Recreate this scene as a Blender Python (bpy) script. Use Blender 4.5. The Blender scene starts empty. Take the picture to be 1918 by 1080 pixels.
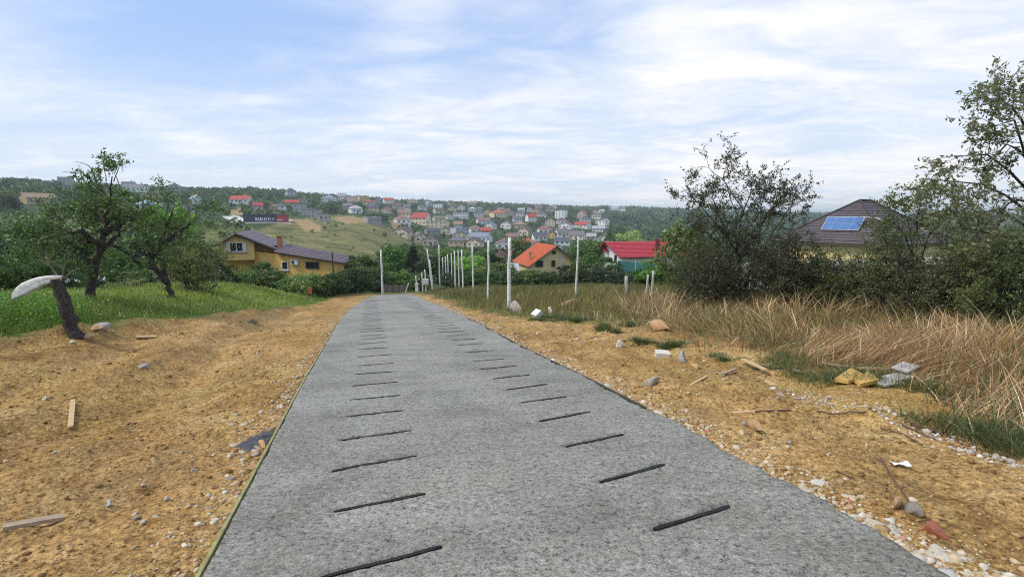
import bpy, math, random
import numpy as np
from mathutils import Vector, Matrix

# ------------------------------------------------------------------ camera, sky, sun, exposure
sc = bpy.context.scene
FPX, CX, CY, YH = 1000.0, 959.0, 540.0, 405.0        # photograph pixels: focal length, centre, horizon row
PITCH = math.atan((CY - YH) / FPX)
EYE = 1.62
cam_d = bpy.data.cameras.new('camera'); cam = bpy.data.objects.new('camera', cam_d)
sc.collection.objects.link(cam); sc.camera = cam
cam_d.sensor_width = 36.0; cam_d.lens = 36.0 * FPX / 1918.0
cam_d.clip_start = 0.05; cam_d.clip_end = 20000
cam.location = (0, 0, EYE); cam.rotation_euler = (math.pi / 2 - PITCH, 0, 0)

SUN_AZ, SUN_EL = math.radians(-105), math.radians(50)   # azimuth from +Y towards +X
SUN_DIR = Vector((math.sin(SUN_AZ) * math.cos(SUN_EL), math.cos(SUN_AZ) * math.cos(SUN_EL), math.sin(SUN_EL)))
sun_d = bpy.data.lights.new('sun', 'SUN'); sun_d.energy = 1.5; sun_d.angle = math.radians(11); sun_d.color = (1, .93, .82)
sun = bpy.data.objects.new('sun', sun_d); sc.collection.objects.link(sun)
sun.rotation_euler = (-SUN_DIR).to_track_quat('-Z', 'Y').to_euler()
sc.view_settings.view_transform = 'Standard'; sc.view_settings.look = 'None'
sc.view_settings.gamma = 1; sc.view_settings.exposure = 0.8
sc.view_settings.use_curve_mapping = False
sc.render.engine = 'CYCLES'
sc.cycles.use_denoising = False; sc.cycles.filter_width = 1.1
sc.cycles.max_bounces = 8; sc.cycles.diffuse_bounces = 5; sc.cycles.transparent_max_bounces = 6
sc.cycles.volume_bounces = 2
sc.render.film_transparent = False

FW = np.array([0, math.cos(PITCH), -math.sin(PITCH)]); UPV = np.array([0, math.sin(PITCH), math.cos(PITCH)])
def ray(px, py):
    d = np.array([(px - CX), 0, 0]) + FPX * FW - (py - CY) * UPV
    return d / d[1]
def at(px, py, Y):                                    # point on the pixel's ray at depth Y
    d = ray(px, py); return np.array([d[0] * Y, Y, EYE + d[2] * Y])
def unit(px, py):
    d = ray(px, py); return d / np.linalg.norm(d)
def project(P):
    P = np.asarray(P, float); q = P - np.array([0, 0, EYE])
    w = q @ FW; w = np.where(w < .01, .01, w)
    return CX + FPX * q[..., 0] / w, CY - FPX * (q @ UPV) / w

def world_sky():
    w = bpy.data.worlds.new('World'); sc.world = w; w.use_nodes = True
    nt = w.node_tree; N = nt.nodes; L = nt.links; N.clear()
    out = N.new('ShaderNodeOutputWorld'); bg = N.new('ShaderNodeBackground'); bg.inputs[1].default_value = 0.1
    L.new(bg.outputs[0], out.inputs[0])
    sky = N.new('ShaderNodeTexSky'); sky.sky_type = 'NISHITA'; sky.sun_disc = False
    sky.sun_elevation = SUN_EL; sky.sun_rotation = SUN_AZ
    sky.air_density = 1.0; sky.dust_density = 1.5; sky.ozone_density = 2.0; sky.altitude = 200
    tc = N.new('ShaderNodeTexCoord')
    def math_(op, a, b=None, c=None, clamp=False):
        n = N.new('ShaderNodeMath'); n.operation = op; n.use_clamp = clamp
        for i, v in enumerate((a, b, c)):
            if v is None: continue
            if isinstance(v, (int, float)): n.inputs[i].default_value = v
            else: L.new(v, n.inputs[i])
        return n.outputs[0]
    nrm = N.new('ShaderNodeVectorMath'); nrm.operation = 'NORMALIZE'; L.new(tc.outputs['Generated'], nrm.inputs[0])
    sep = N.new('ShaderNodeSeparateXYZ'); L.new(nrm.outputs[0], sep.inputs[0])
    zz = math_('MAXIMUM', math_('ADD', sep.outputs[2], 0.10), 0.03)
    comb = N.new('ShaderNodeCombineXYZ')
    L.new(math_('DIVIDE', sep.outputs[0], zz), comb.inputs[0]); L.new(math_('DIVIDE', sep.outputs[1], zz), comb.inputs[1])
    def noise(scale, sx, sy, rot, detail, rough, dist=0.0, off=0):
        m = N.new('ShaderNodeMapping'); m.inputs['Scale'].default_value = (sx, sy, 1); m.inputs['Rotation'].default_value = (0, 0, math.radians(rot))
        m.inputs['Location'].default_value = (off, off * .7, 0)
        L.new(comb.outputs[0], m.inputs[0])
        n = N.new('ShaderNodeTexNoise'); n.inputs['Scale'].default_value = scale; n.inputs['Detail'].default_value = detail
        n.inputs['Roughness'].default_value = rough; n.inputs['Distortion'].default_value = dist
        L.new(m.outputs[0], n.inputs['Vector']); return n.outputs[0]
    big = noise(.42, .75, 1.2, 24, 4, .55, .4, 5.9)
    fine = noise(1.05, .8, 1.25, 34, 7, .56, .7, 8.3)
    wisp = noise(3.4, .75, 1.15, 36, 7, .6, 1.0, 1.7)
    m = math_('ADD', math_('MULTIPLY', big, .46), math_('ADD', math_('MULTIPLY', fine, .62), math_('MULTIPLY', wisp, .12)))
    # broad banks of cloud and the bluer openings between them (directions in the sky)
    def blob(px, py, r, amt):
        nonlocal m
        u = unit(px, py)
        d = N.new('ShaderNodeVectorMath'); d.operation = 'DISTANCE'; L.new(nrm.outputs[0], d.inputs[0]); d.inputs[1].default_value = tuple(u)
        mr = N.new('ShaderNodeMapRange'); mr.interpolation_type = 'SMOOTHSTEP'
        L.new(d.outputs['Value'], mr.inputs[0]); mr.inputs[1].default_value = r; mr.inputs[2].default_value = 0
        mr.inputs[3].default_value = 0; mr.inputs[4].default_value = amt
        m = math_('ADD', m, mr.outputs[0])
    for b in [(180, 85, .26, -.20), (420, 110, .24, -.17), (620, 120, .22, -.13), (780, 150, .2, -.10), (330, 30, .2, -.10), (1000, 150, .30, -.13), (1150, 200, .22, -.07),
              (150, 170, .24, .17), (420, 215, .2, .17), (760, 225, .2, .16), (980, 265, .2, .16), (1250, 250, .26, .14), (1480, 130, .7, .10), (1850, 150, .7, .12),
              (780, 20, .12, .10), (1220, 60, .14, .12), (120, 320, .2, -.02)]:
        blob(*b)
    mr = N.new('ShaderNodeMapRange'); mr.interpolation_type = 'SMOOTHSTEP'
    L.new(m, mr.inputs[0]); mr.inputs[1].default_value = .36; mr.inputs[2].default_value = .92
    # cloud tone: bright tops, slightly blue-grey thicker parts
    ramp = N.new('ShaderNodeValToRGB'); L.new(math_('ADD', math_('MULTIPLY', fine, .6), math_('MULTIPLY', wisp, .4)), ramp.inputs[0])
    ramp.color_ramp.elements[0].position = .36; ramp.color_ramp.elements[0].color = (.74, .82, .94, 1)
    ramp.color_ramp.elements[1].position = .58; ramp.color_ramp.elements[1].color = (1.04, 1.02, 1.01, 1)
    cm = N.new('ShaderNodeVectorMath'); cm.operation = 'SCALE'; L.new(ramp.outputs[0], cm.inputs[0]); cm.inputs['Scale'].default_value = 6.2
    # thin milky veil everywhere so the openings are pale blue
    veil = N.new('ShaderNodeMix'); veil.data_type = 'RGBA'; veil.inputs[0].default_value = .72
    sk = N.new('ShaderNodeVectorMath'); sk.operation = 'SCALE'; L.new(sky.outputs[0], sk.inputs[0]); sk.inputs['Scale'].default_value = 1.0
    L.new(sk.outputs[0], veil.inputs[6]); veil.inputs[7].default_value = (2.55, 3.7, 6.0, 1)
    low = N.new('ShaderNodeMapRange'); low.interpolation_type = 'SMOOTHSTEP'; L.new(sep.outputs[2], low.inputs[0])
    low.inputs[1].default_value = .30; low.inputs[2].default_value = -.02; low.inputs[3].default_value = 0; low.inputs[4].default_value = .8
    veil2 = N.new('ShaderNodeMix'); veil2.data_type = 'RGBA'; L.new(low.outputs[0], veil2.inputs[0]); L.new(veil.outputs[2], veil2.inputs[6])
    veil2.inputs[7].default_value = (4.7, 5.25, 5.95, 1)
    mix = N.new('ShaderNodeMix'); mix.data_type = 'RGBA'
    L.new(math_('MULTIPLY', mr.outputs[0], .93), mix.inputs[0]); L.new(veil2.outputs[2], mix.inputs[6]); L.new(cm.outputs[0], mix.inputs[7])
    L.new(mix.outputs[2], bg.inputs[0])
world_sky()

# ------------------------------------------------------------------ helpers
C = sc.collection
rng = np.random.default_rng(7); random.seed(7)

def link(o, parent=None):
    C.objects.link(o)
    if parent is not None: o.parent = parent
    return o
def tag(o, label=None, cat=None, group=None, kind=None):
    if label: o['label'] = label
    if cat: o['category'] = cat
    if group: o['group'] = group
    if kind: o['kind'] = kind
    return o
def empty(name, loc, label, cat, group=None, rz=0):
    o = bpy.data.objects.new(name, None); o.location = loc; o.rotation_euler = (0, 0, rz); o.empty_display_size = .2
    link(o); return tag(o, label, cat, group)
def mk_mesh(name, verts, faces, mats, fmat=None, smooth=False, attrs=None):
    me = bpy.data.meshes.new(name)
    if isinstance(faces, np.ndarray) and isinstance(verts, np.ndarray):
        n = faces.shape[1]
        me.vertices.add(len(verts)); me.vertices.foreach_set('co', np.ascontiguousarray(verts, np.float32).ravel())
        me.loops.add(faces.size); me.loops.foreach_set('vertex_index', np.ascontiguousarray(faces, np.int32).ravel())
        me.polygons.add(len(faces)); me.polygons.foreach_set('loop_start', np.arange(0, faces.size, n, dtype=np.int32))
        me.polygons.foreach_set('loop_total', np.full(len(faces), n, np.int32))
        me.update(calc_edges=True)
    else:
        me.from_pydata(np.asarray(verts, float).tolist(), [], [tuple(map(int, f)) for f in faces]); me.update()
    for m in (mats if isinstance(mats, (list, tuple)) else [mats]): me.materials.append(m)
    if fmat is not None: me.polygons.foreach_set('material_index', np.asarray(fmat, np.int32))
    if smooth: me.polygons.foreach_set('use_smooth', np.ones(len(me.polygons), bool))
    if attrs:
        for k, v in attrs.items():
            a = me.attributes.new(k, 'FLOAT', 'POINT'); a.data.foreach_set('value', np.ascontiguousarray(v, np.float32))
    return me
def mobj(name, me, parent=None, loc=None):
    o = bpy.data.objects.new(name, me)
    if loc is not None: o.location = loc
    return link(o, parent)

class MB:                                             # collects boxes, polygons and tubes into one mesh
    def __init__(s): s.v = []; s.f = []; s.m = []
    def poly(s, pts, mi=0):
        n = len(s.v); s.v += [tuple(map(float, p)) for p in pts]; s.f.append(tuple(range(n, n + len(pts)))); s.m.append(mi)
    def hexa(s, b, t, mi=0):                          # bottom and top quads (same winding, ccw from above)
        n = len(s.v); s.v += [tuple(map(float, p)) for p in list(b) + list(t)]
        for q in ((3, 2, 1, 0), (4, 5, 6, 7), (0, 1, 5, 4), (1, 2, 6, 5), (2, 3, 7, 6), (3, 0, 4, 7)):
            s.f.append(tuple(n + i for i in q)); s.m.append(mi)
    def box(s, c, d, mi=0, rz=0.0):
        hx, hy, hz = d[0] / 2, d[1] / 2, d[2] / 2; ca, sa = math.cos(rz), math.sin(rz)
        q = [(-hx, -hy), (hx, -hy), (hx, hy), (-hx, hy)]; q = [(c[0] + x * ca - y * sa, c[1] + x * sa + y * ca) for x, y in q]
        s.hexa([(x, y, c[2] - hz) for x, y in q], [(x, y, c[2] + hz) for x, y in q], mi)
    def slab(s, quad, th, mi=0):                      # quad of 3-D points thickened along its normal
        q = [np.array(p, float) for p in quad]; n = np.cross(q[1] - q[0], q[3] - q[0]); n /= np.linalg.norm(n)
        s.hexa([p - n * th for p in q], q, mi)
    def tube(s, pts, rad, n=6, mi=0, cap=True, ridge=None):
        P = np.asarray(pts, float); k = len(P); R_ = np.full(k, float(rad)) if isinstance(rad, (int, float)) else np.asarray(rad, float)
        base = len(s.v); e = P[-1] - P[0]
        up = np.array([0, 0, 1.]) if abs(e[2]) < .8 * math.sqrt(e @ e) else np.array([1., 0, 0])
        T = np.empty_like(P); T[1:-1] = P[2:] - P[:-2]; T[0] = P[1] - P[0]; T[-1] = P[-1] - P[-2]
        A = np.cross(T, up); A /= np.sqrt((A * A).sum(1, keepdims=True)) + 1e-9; B = np.cross(T, A); B /= np.sqrt((B * B).sum(1, keepdims=True)) + 1e-9
        th = np.arange(n) * (2 * math.pi / n); rr = R_[:, None] * np.ones((1, n))
        if ridge is not None: rr = rr * ridge
        V = P[:, None, :] + rr[..., None] * (A[:, None, :] * np.cos(th)[None, :, None] + B[:, None, :] * np.sin(th)[None, :, None])
        s.v += V.reshape(-1, 3).tolist()
        for i in range(k - 1):
            o = base + i * n
            for j in range(n):
                a1 = o + (j + 1) % n; s.f.append((o + j, a1, a1 + n, o + j + n))
        s.m += [mi] * ((k - 1) * n)
        if cap:
            s.f.append(tuple(range(base + n - 1, base - 1, -1))); s.f.append(tuple(range(base + (k - 1) * n, base + k * n))); s.m += [mi, mi]
    def mesh(s, name, mats, smooth=False, origin=(0, 0, 0)):
        v = np.array(s.v, float) - np.array(origin, float)
        return mk_mesh(name, list(v), s.f, mats, s.m, smooth)
    def obj(s, name, mats, parent=None, origin=(0, 0, 0), smooth=False):
        return mobj(name, s.mesh(name, mats, smooth, origin), parent)

# numpy value noise
_tab = np.random.default_rng(3).random((256, 256)).astype(np.float64)
def vnoise(x, y):
    xi = np.floor(x).astype(int); yi = np.floor(y).astype(int); fx = x - xi; fy = y - yi
    fx = fx * fx * (3 - 2 * fx); fy = fy * fy * (3 - 2 * fy)
    g = lambda a, b: _tab[a & 255, b & 255]
    return (g(xi, yi) * (1 - fx) + g(xi + 1, yi) * fx) * (1 - fy) + (g(xi, yi + 1) * (1 - fx) + g(xi + 1, yi + 1) * fx) * fy - .5
def fbm(x, y, o=3, s=1.0):
    r = 0; a = 1
    for i in range(o): r = r + a * vnoise(x * s + 17.3 * i, y * s + 5.7 * i); s *= 2.03; a *= .5
    return r
def sstep(e0, e1, x):
    t = np.clip((x - e0) / (e1 - e0), 0, 1); return t * t * (3 - 2 * t)

# ------------------------------------------------------------------ materials
def nodes(name):
    m = bpy.data.materials.new(name); m.use_nodes = True; nt = m.node_tree
    return m, nt, nt.nodes, nt.links, nt.nodes['Principled BSDF']
def _noise(N, L, vec, scale, detail=4, rough=.6, dist=0):
    n = N.new('ShaderNodeTexNoise'); n.inputs['Scale'].default_value = scale; n.inputs['Detail'].default_value = detail
    n.inputs['Roughness'].default_value = rough; n.inputs['Distortion'].default_value = dist
    if vec is not None: L.new(vec, n.inputs['Vector'])
    return n.outputs[0]
def _ramp(N, L, fac, stops):
    r = N.new('ShaderNodeValToRGB'); e = r.color_ramp.elements
    while len(e) < len(stops): e.new(.5)
    for i, (p, c) in enumerate(stops): e[i].position = p; e[i].color = (*c, 1)
    L.new(fac, r.inputs[0]); return r.outputs[0]
def _mix(N, L, fac, a, b, mode='MIX'):
    m = N.new('ShaderNodeMix'); m.data_type = 'RGBA'; m.blend_type = mode
    for i, v in ((0, fac), (6, a), (7, b)):
        if isinstance(v, (int, float)): m.inputs[i].default_value = v
        elif isinstance(v, tuple): m.inputs[i].default_value = (*v, 1)
        else: L.new(v, m.inputs[i])
    return m.outputs[2]
def _math(N, L, op, a, b=None, clamp=False):
    n = N.new('ShaderNodeMath'); n.operation = op; n.use_clamp = clamp
    for i, v in enumerate((a, b)):
        if v is None: continue
        if isinstance(v, (int, float)): n.inputs[i].default_value = v
        else: L.new(v, n.inputs[i])
    return n.outputs[0]
def _bump(N, L, b, h, strength, dist, prev=None):
    n = N.new('ShaderNodeBump'); n.inputs['Strength'].default_value = strength; n.inputs['Distance'].default_value = dist
    L.new(h, n.inputs['Height'])
    if prev is not None: L.new(prev, n.inputs['Normal'])
    if b is not None: L.new(n.outputs[0], b.inputs['Normal'])
    return n.outputs[0]
_pm = {}
def pmat(name, c1, c2=None, scale=6, rough=.8, bump=.3, bdist=.01, metal=0.0, rand=.0, spec=None, detail=5, coord='Object'):
    """plain worn material: two tones broken up by noise, light relief, optional per-object variation"""
    if name in _pm: return _pm[name]
    m, nt, N, L, b = nodes(name)
    tc = N.new('ShaderNodeTexCoord'); v = tc.outputs[coord]
    c2 = c2 or tuple(x * .72 for x in c1)
    n1 = _noise(N, L, v, scale, detail, .65, .3)
    col = _ramp(N, L, n1, [(.3, c2), (.62, c1)])
    if rand:
        oi = N.new('ShaderNodeObjectInfo'); hs = N.new('ShaderNodeHueSaturation')
        L.new(col, hs.inputs['Color'])
        k = N.new('ShaderNodeMapRange'); L.new(oi.outputs['Random'], k.inputs[0]); k.inputs[3].default_value = 1 - rand; k.inputs[4].default_value = 1 + rand
        L.new(k.outputs[0], hs.inputs['Value']); col = hs.outputs[0]
    L.new(col, b.inputs['Base Color']); b.inputs['Roughness'].default_value = rough; b.inputs['Metallic'].default_value = metal
    if spec is not None: b.inputs['Specular IOR Level'].default_value = spec
    if bump: _bump(N, L, b, _noise(N, L, v, scale * 5, 4, .6), bump, bdist)
    _pm[name] = m; return m
def leafmat(name, stops, trans=.35, tint=False, rough=.42, spread=.25):
    """foliage: tone differs leaf by leaf (mesh island) and tree by tree"""
    m, nt, N, L, b = nodes(name)
    g = N.new('ShaderNodeNewGeometry'); oi = N.new('ShaderNodeObjectInfo')
    r = g.outputs['Random Per Island']
    if tint:
        at_ = N.new('ShaderNodeAttribute'); at_.attribute_name = 'tint'; t = at_.outputs['Fac']
    else: t = oi.outputs['Random']
    fac = _math(N, L, 'ADD', _math(N, L, 'MULTIPLY', r, .6), _math(N, L, 'MULTIPLY', t, .4))
    col = _ramp(N, L, fac, stops)
    hs = N.new('ShaderNodeHueSaturation'); L.new(col, hs.inputs['Color'])
    k = N.new('ShaderNodeMapRange'); L.new(t, k.inputs[0]); k.inputs[3].default_value = 1 - spread; k.inputs[4].default_value = 1 + spread
    L.new(k.outputs[0], hs.inputs['Value'])
    L.new(hs.outputs[0], b.inputs['Base Color']); b.inputs['Roughness'].default_value = rough; b.inputs['Specular IOR Level'].default_value = .5
    if trans:
        tr = N.new('ShaderNodeBsdfTranslucent'); L.new(hs.outputs[0], tr.inputs[0]); mx = N.new('ShaderNodeMixShader'); mx.inputs[0].default_value = trans
        L.new(b.outputs[0], mx.inputs[1]); L.new(tr.outputs[0], mx.inputs[2]); L.new(mx.outputs[0], N['Material Output'].inputs[0])
    return m

# ------------------------------------------------------------------ the lie of the land
_v = ray(683, 508); _n = math.hypot(_v[0], _v[1])
RD = np.array([_v[0], _v[1]]) / _n                    # heading of the road
RN = np.array([RD[1], -RD[0]])                        # to the right of it
RS = _v[2] / _n                                       # its fall, metres per metre
def along(x, y): return x * RD[0] + y * RD[1]
def lateral(x, y): return x * RN[0] + y * RN[1]
def road_xy(a, l): return a * RD[0] + l * RN[0], a * RD[1] + l * RN[1]
EDGE_A = np.array([-30, 3, 8.6, 12, 16.6, 18.8, 23.7, 30.1, 34.1, 40]); EDGE_L = np.array([-.9, -.9, -.92, -.9, -.88, -.84, -.68, -.2, .3, .6])
EDGE_RA = np.array([-30, 1.8, 3.7, 7, 10.4, 12, 15.7, 23, 34.3, 40]); EDGE_R = np.array([2.8, 2.82, 2.94, 3.02, 3.02, 3.08, 3.18, 3.2, 3.05, 3.0])
ROAD_END = 36.5
def road_l(a): return np.interp(a, EDGE_A, EDGE_L)
def road_r(a): return np.interp(a, EDGE_RA, EDGE_R)

FAR = {                                               # ground level against the eye, by view direction (pixel column) and depth
 -600: [(60, -6), (120, -4), (200, 4), (300, 18), (450, 32), (700, 40), (1500, 40)],
 0: [(60, -7.2), (120, -6), (200, 2), (300, 15), (400, 24), (550, 31), (800, 34)],
 200: [(60, -7.4), (120, -7.5), (200, -1.5), (300, 9), (400, 18), (550, 26), (800, 30)],
 400: [(60, -7.6), (110, -9), (180, -5.5), (260, -1), (400, 13), (550, 24), (800, 29)],
 500: [(60, -7.8), (100, -10), (180, -7), (250, -1.75), (330, 3), (420, 12), (600, 26), (900, 31)],
 600: [(60, -8), (100, -11), (180, -9.5), (250, -3), (330, 0), (450, 8), (650, 21), (1000, 29)],
 700: [(60, -8.2), (100, -13), (180, -13), (250, -6.5), (330, -1.5), (450, 4), (650, 16), (750, 21), (1200, 24)],
 800: [(60, -8.2), (100, -13.5), (200, -19), (300, -18), (400, -13), (600, 1), (800, 14), (1000, 23), (1500, 24)],
 1000: [(60, -8.3), (100, -12.5), (200, -19), (300, -19), (450, -11), (700, 5), (1000, 14), (1200, 19), (2000, 20)],
 1200: [(60, -8), (100, -11), (200, -20), (300, -24), (450, -19), (700, -9), (1000, 3), (1500, 16), (2500, 18)],
 1400: [(60, -7), (100, -10.5), (200, -20), (400, -25), (800, -13), (1500, 3), (2500, 6)],
 1700: [(60, -6.4), (100, -9.5), (200, -18), (400, -25), (800, -15), (1500, -4), (2500, -5)],
 2600: [(60, -5), (100, -8), (200, -16), (400, -25), (800, -15), (1500, -4), (2500, -5)]}
_AZ = np.linspace(math.radians(-58), math.radians(60), 180); _LR = np.linspace(math.log(40), math.log(6000), 200)
def _fargrid():
    cols = sorted(FAR); rows = []
    for c in cols:
        u = (c - CX) / FPX; k = math.sqrt(1 + u * u)
        d = np.array([p[0] for p in FAR[c]]) * k; z = np.array([p[1] for p in FAR[c]])
        rows.append(np.interp(_LR, np.log(d), z))
    rows = np.array(rows); ca = np.array([math.atan((c - CX) / FPX) for c in cols])
    g = np.array([np.interp(_AZ, ca, rows[:, j]) for j in range(len(_LR))]).T
    ker = np.exp(-np.linspace(-2, 2, 9) ** 2); ker /= ker.sum()
    for ax in (0, 1):
        pad = [(4, 4) if i == ax else (0, 0) for i in range(2)]
        g = np.apply_along_axis(lambda v: np.convolve(v, ker, 'valid'), ax, np.pad(g, pad, mode='edge'))
    return g
_FG = _fargrid()
def far_h(x, y):
    az = np.clip(np.arctan2(x, np.where(np.abs(y) < 1e-6, 1e-6, y)), _AZ[0], _AZ[-1]); lr = np.clip(np.log(np.hypot(x, y) + 1e-6), _LR[0], _LR[-1])
    i = (az - _AZ[0]) / (_AZ[1] - _AZ[0]); j = (lr - _LR[0]) / (_LR[1] - _LR[0])
    i0 = np.clip(np.floor(i).astype(int), 0, len(_AZ) - 2); j0 = np.clip(np.floor(j).astype(int), 0, len(_LR) - 2); fi = i - i0; fj = j - j0
    return (_FG[i0, j0] * (1 - fi) + _FG[i0 + 1, j0] * fi) * (1 - fj) + (_FG[i0, j0 + 1] * (1 - fi) + _FG[i0 + 1, j0 + 1] * fi) * fj + EYE
def grass_edge(a):                                    # lateral position where the bare earth on the left gives way to grass
    return np.interp(a, [0, 6, 9.5, 13, 17, 22, 30, 40], [-7.6, -7.2, -6.3, -5.6, -4.6, -3.6, -2.6, -1.6])
def near_h(x, y, detail=True):
    a = along(x, y); l = lateral(x, y); z = RS * a
    left = sstep(-2.2, -7.5, l)
    z = z + left * (.5 + .028 * np.clip(a, 0, 26)) * (1 - sstep(30, 46, a))
    right = sstep(4.2, 9, l); z = z + right * .12
    dl = road_l(a) - l; dr = l - road_r(a); out = np.maximum(dl, dr)      # >0 outside the slab
    side = sstep(0, .25, out)
    z = z - .055 - .05 * (1 - side) * (out < 0) + .0 * side
    if detail:
        ne = 1 - sstep(20, 45, np.hypot(x, y)); k = sstep(.05, .8, out)
        bare = (1 - sstep(-.4, .5, grass_edge(a) - l)) * (1 - sstep(5.5, 7.5, l))
        lump = .08 * fbm(x, y, 3, 1.1) + .065 * fbm(x, y, 3, 4.7) + .03 * bare * np.abs(fbm(x + 9, y, 2, 13.))
        rut = -.085 * np.exp(-((l + 3.1 + .25 * np.sin(a * .5)) / .28) ** 2) - .075 * np.exp(-((l + 4.6 + .2 * np.sin(a * .45 + 1)) / .3) ** 2) + .05 * np.exp(-((l + 3.85) / .3) ** 2)
        z = z + k * ne * (lump + rut * bare + .03 * np.exp(-((l + 2) / .5) ** 2))
        z = z + k * .18 * np.exp(-((grass_edge(a) - l + .15) / .35) ** 2) * (l < 0) * ne * (.4 + vnoise(a * .9, l * 0 + 3) + .3)
        z = z + (1 - ne) * .5 * fbm(x, y, 2, .08)
    return z
def ground_h(x, y, detail=True):
    x = np.asarray(x, float); y = np.asarray(y, float); r = np.hypot(x, y)
    w = sstep(58, 105, r)
    zf = far_h(x, y) + (.8 * fbm(x, y, 3, .03) * sstep(60, 160, r) if detail else 0)
    return near_h(x, y, detail) * (1 - w) + zf * w
def gz(x, y): return float(ground_h(np.array([x]), np.array([y]))[0])
_T = np.exp(np.linspace(math.log(1.2), math.log(4000), 1500))
def on_ground(px, py):                                # where the pixel's ray meets the land
    d = ray(px, py); z = EYE + d[2] * _T; h = ground_h(d[0] * _T, _T, False); k = np.nonzero(z <= h)[0]
    if len(k) == 0: return None
    k = k[0]
    if k == 0: t = _T[0]
    else:
        e0 = z[k - 1] - h[k - 1]; e1 = z[k] - h[k]; t = _T[k - 1] + (_T[k] - _T[k - 1]) * e0 / (e0 - e1 + 1e-12)
    return np.array([d[0] * t, t, gz(d[0] * t, t)])
# ------------------------------------------------------------------ ground sheet
def in_poly(px, py, poly):
    ins = np.zeros(px.shape, bool); n = len(poly)
    for i in range(n):
        x0, y0 = poly[i]; x1, y1 = poly[(i + 1) % n]
        if y0 == y1: continue
        c = ((y0 > py) != (y1 > py)) & (px < (x1 - x0) * (py - y0) / (y1 - y0) + x0); ins ^= c
    return ins
MEADOW = [(505, 423), (545, 409), (600, 408), (632, 402), (690, 408), (725, 424), (765, 446), (805, 468), (800, 484), (690, 486), (610, 480), (530, 452), (470, 436)]
ROUGH = [(-60, 402), (150, 398), (330, 405), (470, 425), (540, 455), (560, 500), (300, 500), (-60, 500)]
TANS = [[(545, 411), (575, 410), (605, 424), (600, 436), (575, 434)], [(622, 408), (660, 405), (690, 416), (650, 420)], [(728, 414), (752, 412), (790, 428), (770, 434), (740, 430)], [(1110, 384), (1168, 387), (1172, 394), (1112, 391)], [(412, 393), (450, 390), (470, 400), (430, 405)]]
PAVE = [(418, 404), (440, 403), (466, 410), (545, 412), (545, 417), (440, 418), (424, 412)]

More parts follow.
